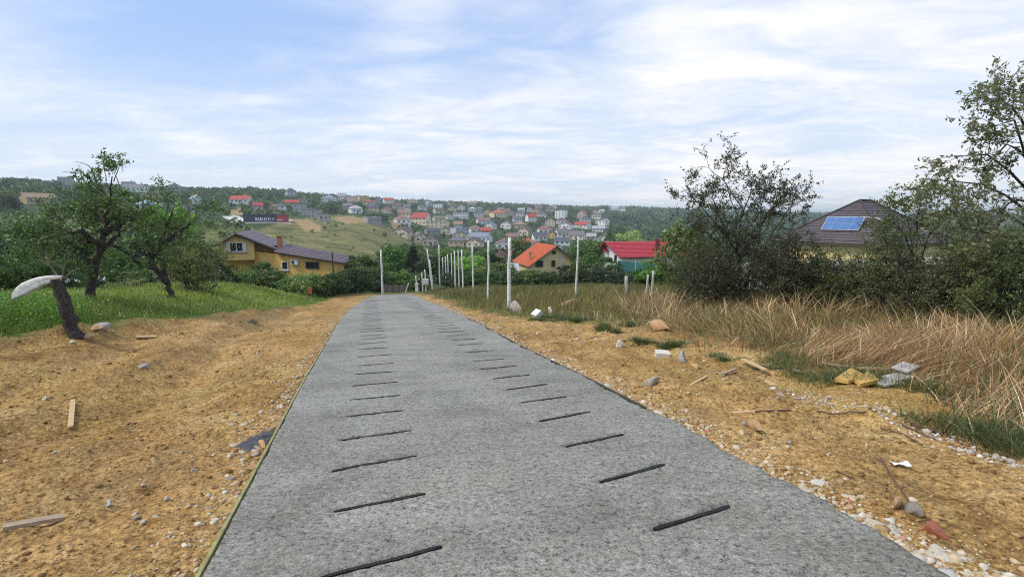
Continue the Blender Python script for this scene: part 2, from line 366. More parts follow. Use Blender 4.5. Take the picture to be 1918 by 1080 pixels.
def build_ground():
    fr = np.linspace(math.radians(-56), math.radians(56), 470)
    bk = np.linspace(math.radians(56), math.radians(304), 62)[1:-1]
    az = np.concatenate([fr, bk])
    rr = np.concatenate([[.02], np.exp(np.linspace(math.log(.9), math.log(60), 380)), np.exp(np.linspace(math.log(60), math.log(7000), 120))[1:]])
    A, Rr = np.meshgrid(az, rr); X = Rr * np.sin(A); Y = Rr * np.cos(A)
    Z = ground_h(X, Y)
    m, k = X.shape
    verts = np.stack([X, Y, Z], -1).reshape(-1, 3)
    i, j = np.meshgrid(np.arange(m - 1), np.arange(k), indexing='ij'); j2 = (j + 1) % k
    faces = np.stack([i * k + j, (i + 1) * k + j, (i + 1) * k + j2, i * k + j2], -1).reshape(-1, 4)[:, ::-1]
    a = along(X, Y); l = lateral(X, Y); R2 = np.hypot(X, Y)
    wob = .5 * fbm(X, Y, 3, .8)
    left_dirt = sstep(-.25, .35, l - grass_edge(a) + wob * .9) * (l < 1)
    rg = np.interp(a, [-5, 0, 3, 6, 9, 12, 15, 19, 24, 40], [4.6, 5.2, 6.2, 7.0, 6.8, 6.4, 5.6, 4.6, 4.0, 3.8])
    right_dirt = sstep(.5, -.4, l - rg + wob * 1.4) * (l >= 1)
    dirt = np.maximum(left_dirt, right_dirt) * (1 - sstep(34, 42, a + wob * 4))
    grassl = (1 - dirt) * (l < 1) * (1 - sstep(34, 60, R2))
    dry = (1 - dirt) * (l >= 1) * (1 - sstep(34, 60, R2))
    px, py = project(verts); front = (verts[:, 1] > 60)
    jx = px + 5 * fbm(verts[:, 0], verts[:, 1], 2, .05); jy = py + 3 * fbm(verts[:, 0] + 50, verts[:, 1], 2, .05)
    meadow = (in_poly(jx, jy, MEADOW) & front).astype(float); rough = (in_poly(jx, jy, ROUGH) & front).astype(float)
    tan = np.zeros(len(px))
    for t in TANS: tan = np.maximum(tan, (in_poly(jx, jy, t) & front))
    pave = (in_poly(px, py, PAVE) & front).astype(float)
    M, nt, N, L, b = nodes('earth_and_grass')
    tc = N.new('ShaderNodeTexCoord'); v = tc.outputs['Object']
    def att(n):
        q = N.new('ShaderNodeAttribute'); q.attribute_name = n; return q.outputs['Fac']
    n1 = _noise(N, L, v, .9, 6, .62, .3); n2 = _noise(N, L, v, 6, 6, .7, .2); n3 = _noise(N, L, v, 34, 5, .7); n4 = _noise(N, L, v, .22, 5, .6)
    vor = N.new('ShaderNodeTexVoronoi'); vor.inputs['Scale'].default_value = 19; L.new(v, vor.inputs['Vector'])
    vor2 = N.new('ShaderNodeTexVoronoi'); vor2.inputs['Scale'].default_value = 52; L.new(v, vor2.inputs['Vector'])
    earth = _ramp(N, L, n2, [(.30, (.18, .11, .052)), (.44, (.40, .25, .11)), (.58, (.57, .385, .18)), (.75, (.72, .56, .32))])
    earth2 = _ramp(N, L, n1, [(.32, (.35, .25, .125)), (.5, (.53, .325, .12)), (.68, (.68, .48, .225))])
    earth = _mix(N, L, .5, earth, earth2)
    speck = _ramp(N, L, n3, [(.36, (.35, .32, .29)), (.47, (.95, .94, .92)), (.56, (1.08, 1.07, 1.03)), (.66, (1.5, 1.48, 1.4))])
    earth = _mix(N, L, .95, earth, speck, 'MULTIPLY')
    peb = _ramp(N, L, vor.outputs['Distance'], [(.0, (1.2, 1.17, 1.1)), (.45, (1, 1, 1)), (.85, (.42, .37, .33))])
    earth = _mix(N, L, .65, earth, peb, 'MULTIPLY')
    mp = N.new('ShaderNodeMapping'); mp.inputs['Rotation'].default_value = (0, 0, math.atan2(RD[0], RD[1])); mp.inputs['Scale'].default_value = (2.6, .35, 1); L.new(v, mp.inputs[0])
    n5 = _noise(N, L, mp.outputs[0], 1.0, 6, .65, .5); n6 = _noise(N, L, v, .42, 6, .65, .8)
    earth = _mix(N, L, .8, earth, _ramp(N, L, n5, [(.36, (.70, .64, .58)), (.48, (1, 1, 1)), (.64, (1.14, 1.13, 1.1))]), 'MULTIPLY')
    earth = _mix(N, L, .75, earth, _ramp(N, L, n6, [(.34, (.82, .72, .70)), (.45, (.97, .92, .90)), (.54, (1, 1, .98)), (.66, (1.0, 1.08, .96))]), 'MULTIPLY')
    damp = _ramp(N, L, n4, [(.40, (.80, .82, .66)), (.56, (1, 1, 1))])
    earth = _mix(N, L, .8, earth, damp, 'MULTIPLY')
    gr = _ramp(N, L, n2, [(.3, (.028, .055, .012)), (.5, (.07, .12, .022)), (.7, (.14, .16, .05))])
    dr = _ramp(N, L, n2, [(.3, (.06, .085, .022)), (.5, (.13, .14, .042)), (.7, (.23, .19, .075))])
    far = _ramp(N, L, _noise(N, L, v, .045, 8, .68), [(.3, (.022, .045, .014)), (.5, (.045, .075, .02)), (.68, (.10, .115, .04))])
    mead = _ramp(N, L, _noise(N, L, v, .09, 10, .78, .6), [(.34, (.045, .065, .018)), (.45, (.12, .125, .04)), (.55, (.21, .19, .07)), (.68, (.32, .26, .11))])
    rgh = _ramp(N, L, _noise(N, L, v, .07, 9, .7, .4), [(.3, (.04, .07, .015)), (.5, (.10, .13, .03)), (.68, (.22, .20, .07))])
    tn = _ramp(N, L, _noise(N, L, v, .12, 7, .7), [(.3, (.2, .14, .06)), (.6, (.4, .27, .13))])
    col = far
    for nm, cc in (('rough', rgh), ('meadow', mead), ('tan', tn), ('grassy', gr), ('dry', dr), ('dirt', earth)):
        col = _mix(N, L, att(nm), col, cc)
    col = _mix(N, L, att('pave'), col, (.62, .62, .6))
    L.new(col, b.inputs['Base Color']); b.inputs['Roughness'].default_value = .95; b.inputs['Specular IOR Level'].default_value = .15
    d1 = _math(N, L, 'MULTIPLY', att('dirt'), 1.0)
    h = _math(N, L, 'ADD', _math(N, L, 'MULTIPLY', n3, .5), _math(N, L, 'MULTIPLY', _math(N, L, 'SUBTRACT', 1, vor.outputs['Distance']), .5))
    h = _math(N, L, 'ADD', h, _math(N, L, 'MULTIPLY', _math(N, L, 'SUBTRACT', 1, vor2.outputs['Distance']), .25))
    p = _bump(N, L, None, n2, .6, .06)
    _bump(N, L, b, _math(N, L, 'MULTIPLY', h, d1), .9, .035, p)
    me = mk_mesh('ground', verts, faces, M, smooth=True, attrs={'dirt': dirt.ravel(), 'grassy': grassl.ravel(), 'dry': dry.ravel(), 'meadow': meadow, 'rough': rough, 'tan': tan, 'pave': pave})
    tag(mobj('ground', me), 'ochre bare earth and grass falling to a wooded valley', None, None, 'structure')
build_ground()

# ------------------------------------------------------------------ concrete lane with pulled grooves
PXL = [((600, 1079), (828, 1020)), ((625, 955), (797, 922)), ((622, 880), (781, 852)), ((640, 823), (770, 805)), ((650, 780), (755, 768)), ((655, 748), (750, 739)), ((660, 723), (745, 715)),
       ((665, 701), (741, 695)), ((670.6, 684.6), (738, 679.6)), ((670.6, 669), (732, 663.6)), ((672.7, 654), (727.6, 650.7)), ((671.5, 644.6), (725, 640)), ((673.6, 635.5), (724, 632)), ((675, 628.5), (721.8, 625.6))]
PXR = [((1225, 990), (1368, 945)), ((1125, 900), (1245, 868)), ((1060, 835), (1168, 812)), ((1010, 788), (1105, 770)), ((975, 753), (1060, 742)), ((948, 729), (1025, 719)), ((923, 709), (992, 701)),
       ((900, 691), (968, 685)), ((888, 676), (943.6, 672)), ((872, 660), (926, 656)), ((857, 646), (905.7, 643)), ((846, 637), (892, 634)), ((837, 629), (879, 626))]
def on_slab(px, py):
    d = ray(px, py); t = -EYE / (d[2] - RS * (d[0] * RD[0] + d[1] * RD[1])); return along(d[0] * t, d[1] * t), lateral(d[0] * t, d[1] * t)
GROOVES = []
for lst, c0, amax in ((PXL, .12, 34), (PXR, 2.13, 33)):
    for p, q in lst: GROOVES.append((on_slab(*p), on_slab(*q)))
    a = sum(g[0] for g in GROOVES[-1]) / 2 + .78
    while a < amax:
        h = .33 + random.uniform(-.04, .04); da = random.uniform(-.03, .03); c = c0 + random.uniform(-.03, .03)
        if c0 < 1: c += .04 * (a - 13) * .25
        GROOVES.append(((a - .02 - da, c - h), (a + .02 + da, c + h))); a += .78 + random.uniform(-.06, .06)
def concrete_mat():
    M, nt, N, L, b = nodes('fresh_concrete')
    tc = N.new('ShaderNodeTexCoord'); v = tc.outputs['Object']
    mp = N.new('ShaderNodeMapping'); mp.inputs['Rotation'].default_value = (0, 0, -math.atan2(RD[0], RD[1]) * -1); mp.inputs['Scale'].default_value = (.6, 1.5, 1); L.new(v, mp.inputs[0])
    n1 = _noise(N, L, mp.outputs[0], 1.1, 6, .6, .3); n2 = _noise(N, L, v, 28, 5, .82); n3 = _noise(N, L, v, 85, 3, .82); n4 = _noise(N, L, mp.outputs[0], 13, 5, .65, .2)
    base = _ramp(N, L, n1, [(.3, (.222, .212, .175)), (.5, (.28, .268, .224)), (.7, (.33, .318, .272))])
    pit = _ramp(N, L, n2, [(.38, (.10, .10, .10)), (.445, (.78, .78, .78)), (.54, (1.02, 1.02, 1.02)), (.64, (1.5, 1.5, 1.47))])
    fine = _ramp(N, L, n3, [(.38, (.38, .38, .38)), (.48, (1, 1, 1)), (.62, (1.45, 1.45, 1.45))])
    strk = _ramp(N, L, n4, [(.36, (.84, .84, .83)), (.6, (1.05, 1.05, 1.05))])
    stn = _ramp(N, L, _noise(N, L, v, .55, 7, .7, .8), [(.36, (.74, .75, .70)), (.5, (1, 1, 1)), (.66, (1.12, 1.11, 1.08))])
    c = _mix(N, L, .85, base, pit, 'MULTIPLY'); c = _mix(N, L, .75, c, fine, 'MULTIPLY'); c = _mix(N, L, .9, c, strk, 'MULTIPLY'); c = _mix(N, L, .9, c, stn, 'MULTIPLY')
    L.new(c, b.inputs['Base Color']); b.inputs['Roughness'].default_value = .6; b.inputs['Specular IOR Level'].default_value = .35
    p = _bump(N, L, None, n4, .5, .012); p = _bump(N, L, None, n2, .9, .010, p); _bump(N, L, b, n3, .8, .004, p)
    return M
def slab_relief(A, Lt): return .010 * fbm(A, Lt, 2, 1.3) + .005 * fbm(A * 2.5, Lt * .6, 2, 6)
def build_road():
    aa = np.concatenate([np.arange(-5, 2.0, .25), np.arange(2.0, 12, .0135), np.arange(12, 22, .021), np.arange(22, ROAD_END, .034)])
    ss = np.linspace(0, 1, 134)
    A, S = np.meshgrid(aa, ss, indexing='ij'); Lf = road_l(A); Rt = road_r(A)
    # ragged edge of the pour
    Lf = Lf + .02 * vnoise(A * 3, A * 0 + 2) ; Rt = Rt + .07 * vnoise(A * 2.2, A * 0 + 8) + .035 * vnoise(A * 7, A * 0 + 8) + .02 * vnoise(A * 19, A * 0 + 4)
    Lt = Lf + (Rt - Lf) * S
    X, Y = A * RD[0] + Lt * RN[0], A * RD[1] + Lt * RN[1]
    dz = slab_relief(A, Lt) + .0045 * vnoise(X * 38, Y * 38) + .003 * vnoise(X * 70, Y * 70)
    for (p, q) in GROOVES:
        a0, l0, a1, l1 = p[0], p[1], q[0], q[1]; lo, hi = min(a0, a1) - .15, max(a0, a1) + .15
        i0, i1 = np.searchsorted(aa, [lo, hi])
        if i1 <= i0: continue
        pa = A[i0:i1]; pl = Lt[i0:i1]; vx, vy = a1 - a0, l1 - l0; t = np.clip(((pa - a0) * vx + (pl - l0) * vy) / (vx * vx + vy * vy), 0, 1)
        d = np.hypot(pa - a0 - t * vx, pl - l0 - t * vy); w = .023 if lo < 11.6 else .04; k = min(1, max(.2, 4.5 / max(lo, .1)))
        dz[i0:i1] += -.034 * (.35 + .65 * k) * np.exp(-(d / w) ** 2) + k * k * (.004 + .012 * (vnoise(pl * 25, pa * 25) + .3)) * np.exp(-((d - .055) / .018) ** 2)
    # faint screed lines left by the levelling board and a heel print
    for (p, q, dep) in [((880, 806), (1130, 772), .012), ((690, 838), (880, 808), .005), ((660, 672), (940, 664), .008), ((690, 700), (900, 690), .006), ((750, 628), (870, 624), .01), ((620, 800), (1010, 745), .003)]:
        (a0, l0), (a1, l1) = on_slab(*p), on_slab(*q); lo, hi = min(a0, a1) - .1, max(a0, a1) + .1; i0, i1 = np.searchsorted(aa, [lo, hi])
        pa = A[i0:i1]; pl = Lt[i0:i1]; vx, vy = a1 - a0, l1 - l0; t = np.clip(((pa - a0) * vx + (pl - l0) * vy) / (vx * vx + vy * vy), 0, 1)
        d = np.hypot(pa - a0 - t * vx, pl - l0 - t * vy) + .012 * vnoise(pl * 14, pa); dz[i0:i1] -= dep * np.exp(-(d / .016) ** 2) * (.4 + .9 * (vnoise(pl * 9, pa * 0) + .5))
    ah, lh = on_slab(1530, 1074); d = np.hypot((A - ah) / .05, (Lt - lh) / .09); dz -= .05 * np.exp(-d ** 4)
    Z = RS * A + dz
    m, k = X.shape
    # skirts: slab sides and end
    verts = np.stack([X, Y, Z], -1).reshape(-1, 3)
    i, j = np.meshgrid(np.arange(m - 1), np.arange(k - 1), indexing='ij')
    f = [np.stack([i * k + j, i * k + j + 1, (i + 1) * k + j + 1, (i + 1) * k + j], -1).reshape(-1, 4)]
    ring = np.concatenate([np.arange(m) * k, (m - 1) * k + np.arange(1, k), np.arange(m - 2, -1, -1) * k + k - 1])
    sk = verts[ring].copy(); sk[:, 2] -= .16; nb = len(verts); verts = np.concatenate([verts, sk]); q = np.arange(len(ring) - 1)
    f.append(np.stack([ring[q], ring[q + 1], nb + q + 1, nb + q], -1))
    me = mk_mesh('concrete_road', verts, np.concatenate(f), concrete_mat(), smooth=True)
    road = mobj('concrete_road', me); tag(road, 'freshly poured grey concrete lane with two rows of grooves', None, None, 'structure')
    wet = pmat('wet_shaded_concrete', (.050, .051, .050), (.014, .014, .014), 45, .45, 1.0, .01)  # near-black: wet concrete with the grooves' deep shade put into its colour
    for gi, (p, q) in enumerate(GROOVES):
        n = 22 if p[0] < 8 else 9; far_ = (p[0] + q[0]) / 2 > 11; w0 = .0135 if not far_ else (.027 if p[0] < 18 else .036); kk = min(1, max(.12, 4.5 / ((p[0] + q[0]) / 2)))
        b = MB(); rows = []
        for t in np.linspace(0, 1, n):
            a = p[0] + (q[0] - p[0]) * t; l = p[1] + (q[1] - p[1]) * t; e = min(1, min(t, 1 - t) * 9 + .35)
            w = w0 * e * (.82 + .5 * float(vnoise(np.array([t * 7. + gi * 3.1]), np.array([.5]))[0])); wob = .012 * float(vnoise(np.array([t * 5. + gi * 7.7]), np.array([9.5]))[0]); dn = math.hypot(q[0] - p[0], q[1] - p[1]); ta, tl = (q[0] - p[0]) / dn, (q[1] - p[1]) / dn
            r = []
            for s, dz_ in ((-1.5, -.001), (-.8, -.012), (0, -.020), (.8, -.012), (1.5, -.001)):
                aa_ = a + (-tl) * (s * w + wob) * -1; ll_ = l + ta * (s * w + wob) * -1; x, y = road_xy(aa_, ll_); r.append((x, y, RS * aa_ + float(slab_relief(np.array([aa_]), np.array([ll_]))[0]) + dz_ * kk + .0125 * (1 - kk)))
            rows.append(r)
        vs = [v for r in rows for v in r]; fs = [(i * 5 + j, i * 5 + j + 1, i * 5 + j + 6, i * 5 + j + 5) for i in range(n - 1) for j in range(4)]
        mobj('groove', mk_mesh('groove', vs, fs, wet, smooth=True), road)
    return road
ROAD = build_road()

# shuttering boards along the slab
def form_boards():
    lm = pmat('mossy_timber', (.36, .33, .13), (.20, .18, .08), 9, .85, .5, .004, rand=.12)
    dm = pmat('dark_damp_timber', (.07, .075, .05), (.035, .035, .028), 9, .85, .5, .004, rand=.12)
    def board(a0, a1, side, mat, label, grp):
        n = 8; b = MB()
        for i in range(n):
            aa = [a0 + (a1 - a0) * i / n, a0 + (a1 - a0) * (i + 1) / n]; B = []; T = []
            for a in aa:
                e = float(road_l(a)) - .012 if side < 0 else float(road_r(a)) + .03
                B.append((road_xy(a, e + side * .021), RS * a)); T.append((road_xy(a, e), RS * a))
            (o0, z0), (o1, z1) = B; (i0, _), (i1, _) = T
            q = [o0, i0, i1, o1] if side < 0 else [i0, o0, o1, i1]; zz = [z0, z0, z1, z1]
            b.hexa([(x, y, z - .12) for (x, y), z in zip(q, zz)], [(x, y, z + (.008 if side < 0 else -.006)) for (x, y), z in zip(q, zz)])
        tag(b.obj('form_board', mat), label, 'board', grp)
    a = 1.6
    for k, ln in enumerate((3.0, 2.9, 3.1, 2.8, 3.2)):
        board(a, a + ln - .02, -1, lm, 'thin mossy timber form board along the concrete beside the wide earth strip', 'form boards on the earth side of the lane'); a += ln
    a = 5.2
    for k, ln in enumerate((3.0, 3.2, 2.9, 3.1)):
        board(a, a + ln - .02, 1, dm, 'dark damp form board along the concrete edge facing the rubble and reeds', 'form boards on the rubble side of the lane'); a += ln
form_boards()
# ------------------------------------------------------------------ buildings
WALL = {'cream': (.72, .62, .43), 'white': (.82, .81, .79), 'yellow': (.66, .45, .14), 'grey': (.36, .36, .36), 'pink': (.60, .44, .38), 'tan': (.5, .38, .22), 'mint': (.5, .64, .56), 'lilac': (.52, .50, .62), 'brick': (.36, .16, .09)}
ROOF = {'red': (.42, .055, .035), 'orange': (.50, .12, .04), 'brown': (.13, .085, .07), 'grey': (.17, .17, .18), 'slate': (.10, .10, .125), 'pinkbrown': (.28, .15, .12), 'palegrey': (.42, .43, .44), 'tan': (.34, .23, .14), 'blue': (.36, .52, .66), 'olive': (.2, .2, .13), 'magenta': (.42, .045, .07), 'steel': (.24, .30, .36)}
def wallm(c): return pmat('plaster_' + c, WALL[c], tuple(x * .8 for x in WALL[c]), 1.2, .9, .25, .01, rand=.07)
def roofm(c): return pmat('roofing_' + c, ROOF[c], tuple(x * .68 for x in ROOF[c]), 2.2, .7, .5, .03, rand=.12)
GLASS = pmat('window_glass', (.02, .025, .03), (.01, .012, .016), 3, .12, 0)
FRAME = pmat('white_window_frame', (.7, .7, .68), (.6, .6, .58), 8, .5, .1)
DARKW = pmat('dark_window_frame', (.07, .05, .04), (.04, .03, .025), 8, .6, .1)
def _win_mesh():
    b = MB(); b.box((0, 0, 0), (1.0, .10, 1.0), 0); b.box((-.225, -.04, 0), (.36, .05, .82), 1); b.box((.225, -.04, 0), (.36, .05, .82), 1); return b.mesh('window', [FRAME, GLASS])
WINM = _win_mesh()
def window(parent, c, w, h, rz, mesh=None):
    o = mobj('window', mesh or WINM, parent, c); o.scale = (w, 1, h); o.rotation_euler = (0, 0, rz); return o
CHM = MB(); CHM.box((0, 0, .5), (.55, .55, 1.0)); CHM.box((0, 0, 1.04), (.68, .68, .08)); CHIMNEY = CHM.mesh('chimney', pmat('chimney_render', (.42, .28, .2), (.3, .2, .15), 6, .9, .3, .01, rand=.2))

def house(px, base, top, wpx, kind, wall, roof, label, group=None, yaw=None, name='house', storeys=None, cat='house', chim=True, Y=None):
    g = on_ground(px, base)
    k = 0
    while g is None and k < 30: k += 1; g = on_ground(px, base + k)     # stands on the ridge line
    if k: base = base + k; top = max(top, base - 9000 / g[1])
    if Y is not None: g = at(px, base, Y)
    Yd = g[1]; w = wpx * Yd / 1000; H = max((base - top) * Yd / 1000, 3.2)
    az = math.atan2(g[0], g[1]); rnd = random.Random(int(px * 31 + base * 7))
    if yaw is None: yaw = rnd.uniform(-28, 28)
    root = empty(name, tuple(g), label, cat, group, -az + math.radians(yaw))
    wm, rm = wallm(wall), roofm(roof)
    d = w * rnd.uniform(.75, .95); under = 2.5
    # local frame: -y faces the camera
    if kind == 'g': W, D = w * .88, w * 1.05        # gable towards the viewer
    elif kind == 's': W, D = w, w * .7
    else: W, D = w, w * .85
    if kind == 'f': wh, rh = H, 0
    else: wh = H * (.58 if kind != 'h' else .62); rh = H - wh
    hx, hy = W / 2, D / 2; b = MB()
    b.hexa([(-hx, -hy, -under), (hx, -hy, -under), (hx, hy, -under), (-hx, hy, -under)], [(-hx, -hy, wh), (hx, -hy, wh), (hx, hy, wh), (-hx, hy, wh)])
    if kind == 'g':
        for y in (-hy, hy): b.poly([(-hx, y, wh), (hx, y, wh), (0, y, wh + rh * .97)][::1 if y < 0 else -1])
    if kind == 's':
        for x in (-hx, hx): b.poly([(x, -hy, wh), (x, hy, wh), (x, 0, wh + rh * .97)][::1 if x > 0 else -1])
    b.obj('wall', wm, root)
    r = MB(); o = .45; th = .14
    if kind == 'g':
        s = rh / hx
        for q in (-1, 1): r.slab([(q * (hx + o), -hy - o, wh - o * s), (0, -hy - o, wh + rh), (0, hy + o, wh + rh), (q * (hx + o), hy + o, wh - o * s)][::q * -1], th)
    elif kind == 's':
        s = rh / hy
        for q in (-1, 1): r.slab([(-hx - o, q * (hy + o), wh - o * s), (hx + o, q * (hy + o), wh - o * s), (hx + o, 0, wh + rh), (-hx - o, 0, wh + rh)][::-q], th)
    elif kind == 'h':
        rl = max(0, hx - hy) + .25; z0 = wh - .15; e = [(-hx - o, -hy - o, z0), (hx + o, -hy - o, z0), (hx + o, hy + o, z0), (-hx - o, hy + o, z0)]; A, B = (-rl, 0, wh + rh), (rl, 0, wh + rh)
        r.poly([e[0], e[1], B, A]); r.poly([e[1], e[2], B]); r.poly([e[2], e[3], A, B]); r.poly([e[3], e[0], A]); r.poly(e[::-1])
    else:
        r.box((0, 0, wh + .06), (W + .3, D + .3, .25)); r.box((hx * .4, 0, wh + .35), (W * .2, D * .2, .4))
    r.obj('roof', rm, root)
    if chim and kind != 'f' and rnd.random() < .6:
        c = mobj('chimney', CHIMNEY, root, (W * rnd.choice((-.22, .22)), D * .12, wh + rh * .5)); c.scale = (1, 1, rh * .55 + .9)
    st = storeys or max(1, int(round(wh / 2.8))); fh = wh / st; nw = max(2, int(round(W / 3.4)))
    for i in range(st):
        for j in range(nw):
            x = -hx + (j + .5) * W / nw + rnd.uniform(-.15, .15); window(root, (x, -hy - .03, i * fh + fh * .55), min(1.5, W / nw * .5), min(1.35, fh * .48), 0)
        if rnd.random() < .8:
            for y in (-hy * .4, hy * .35):
                sx = -1 if (-az + math.radians(yaw)) < 0 and rnd.random() < .5 else 1
                window(root, (sx * (hx + .03), y, i * fh + fh * .55), min(1.3, D * .22), min(1.3, fh * .46), sx * math.pi / 2)
    if kind == 'g' and rh > 1.6: window(root, (0, -hy - .03, wh + rh * .33), min(1.2, W * .18), min(1.1, rh * .4), 0)
    if rnd.random() < .5 and st == 1:
        dm = MB(); dm.box((hx * .1, -hy - .03, 1.05), (1.0, .08, 2.1)); dm.obj('door', DARKW, root)
    HOUSE_RECTS.append((px - wpx * .5, top, px + wpx * .5, base, Yd, g[0], g[1], w))
    return root
HOUSE_RECTS = []
V1 = 'on the far hillside'
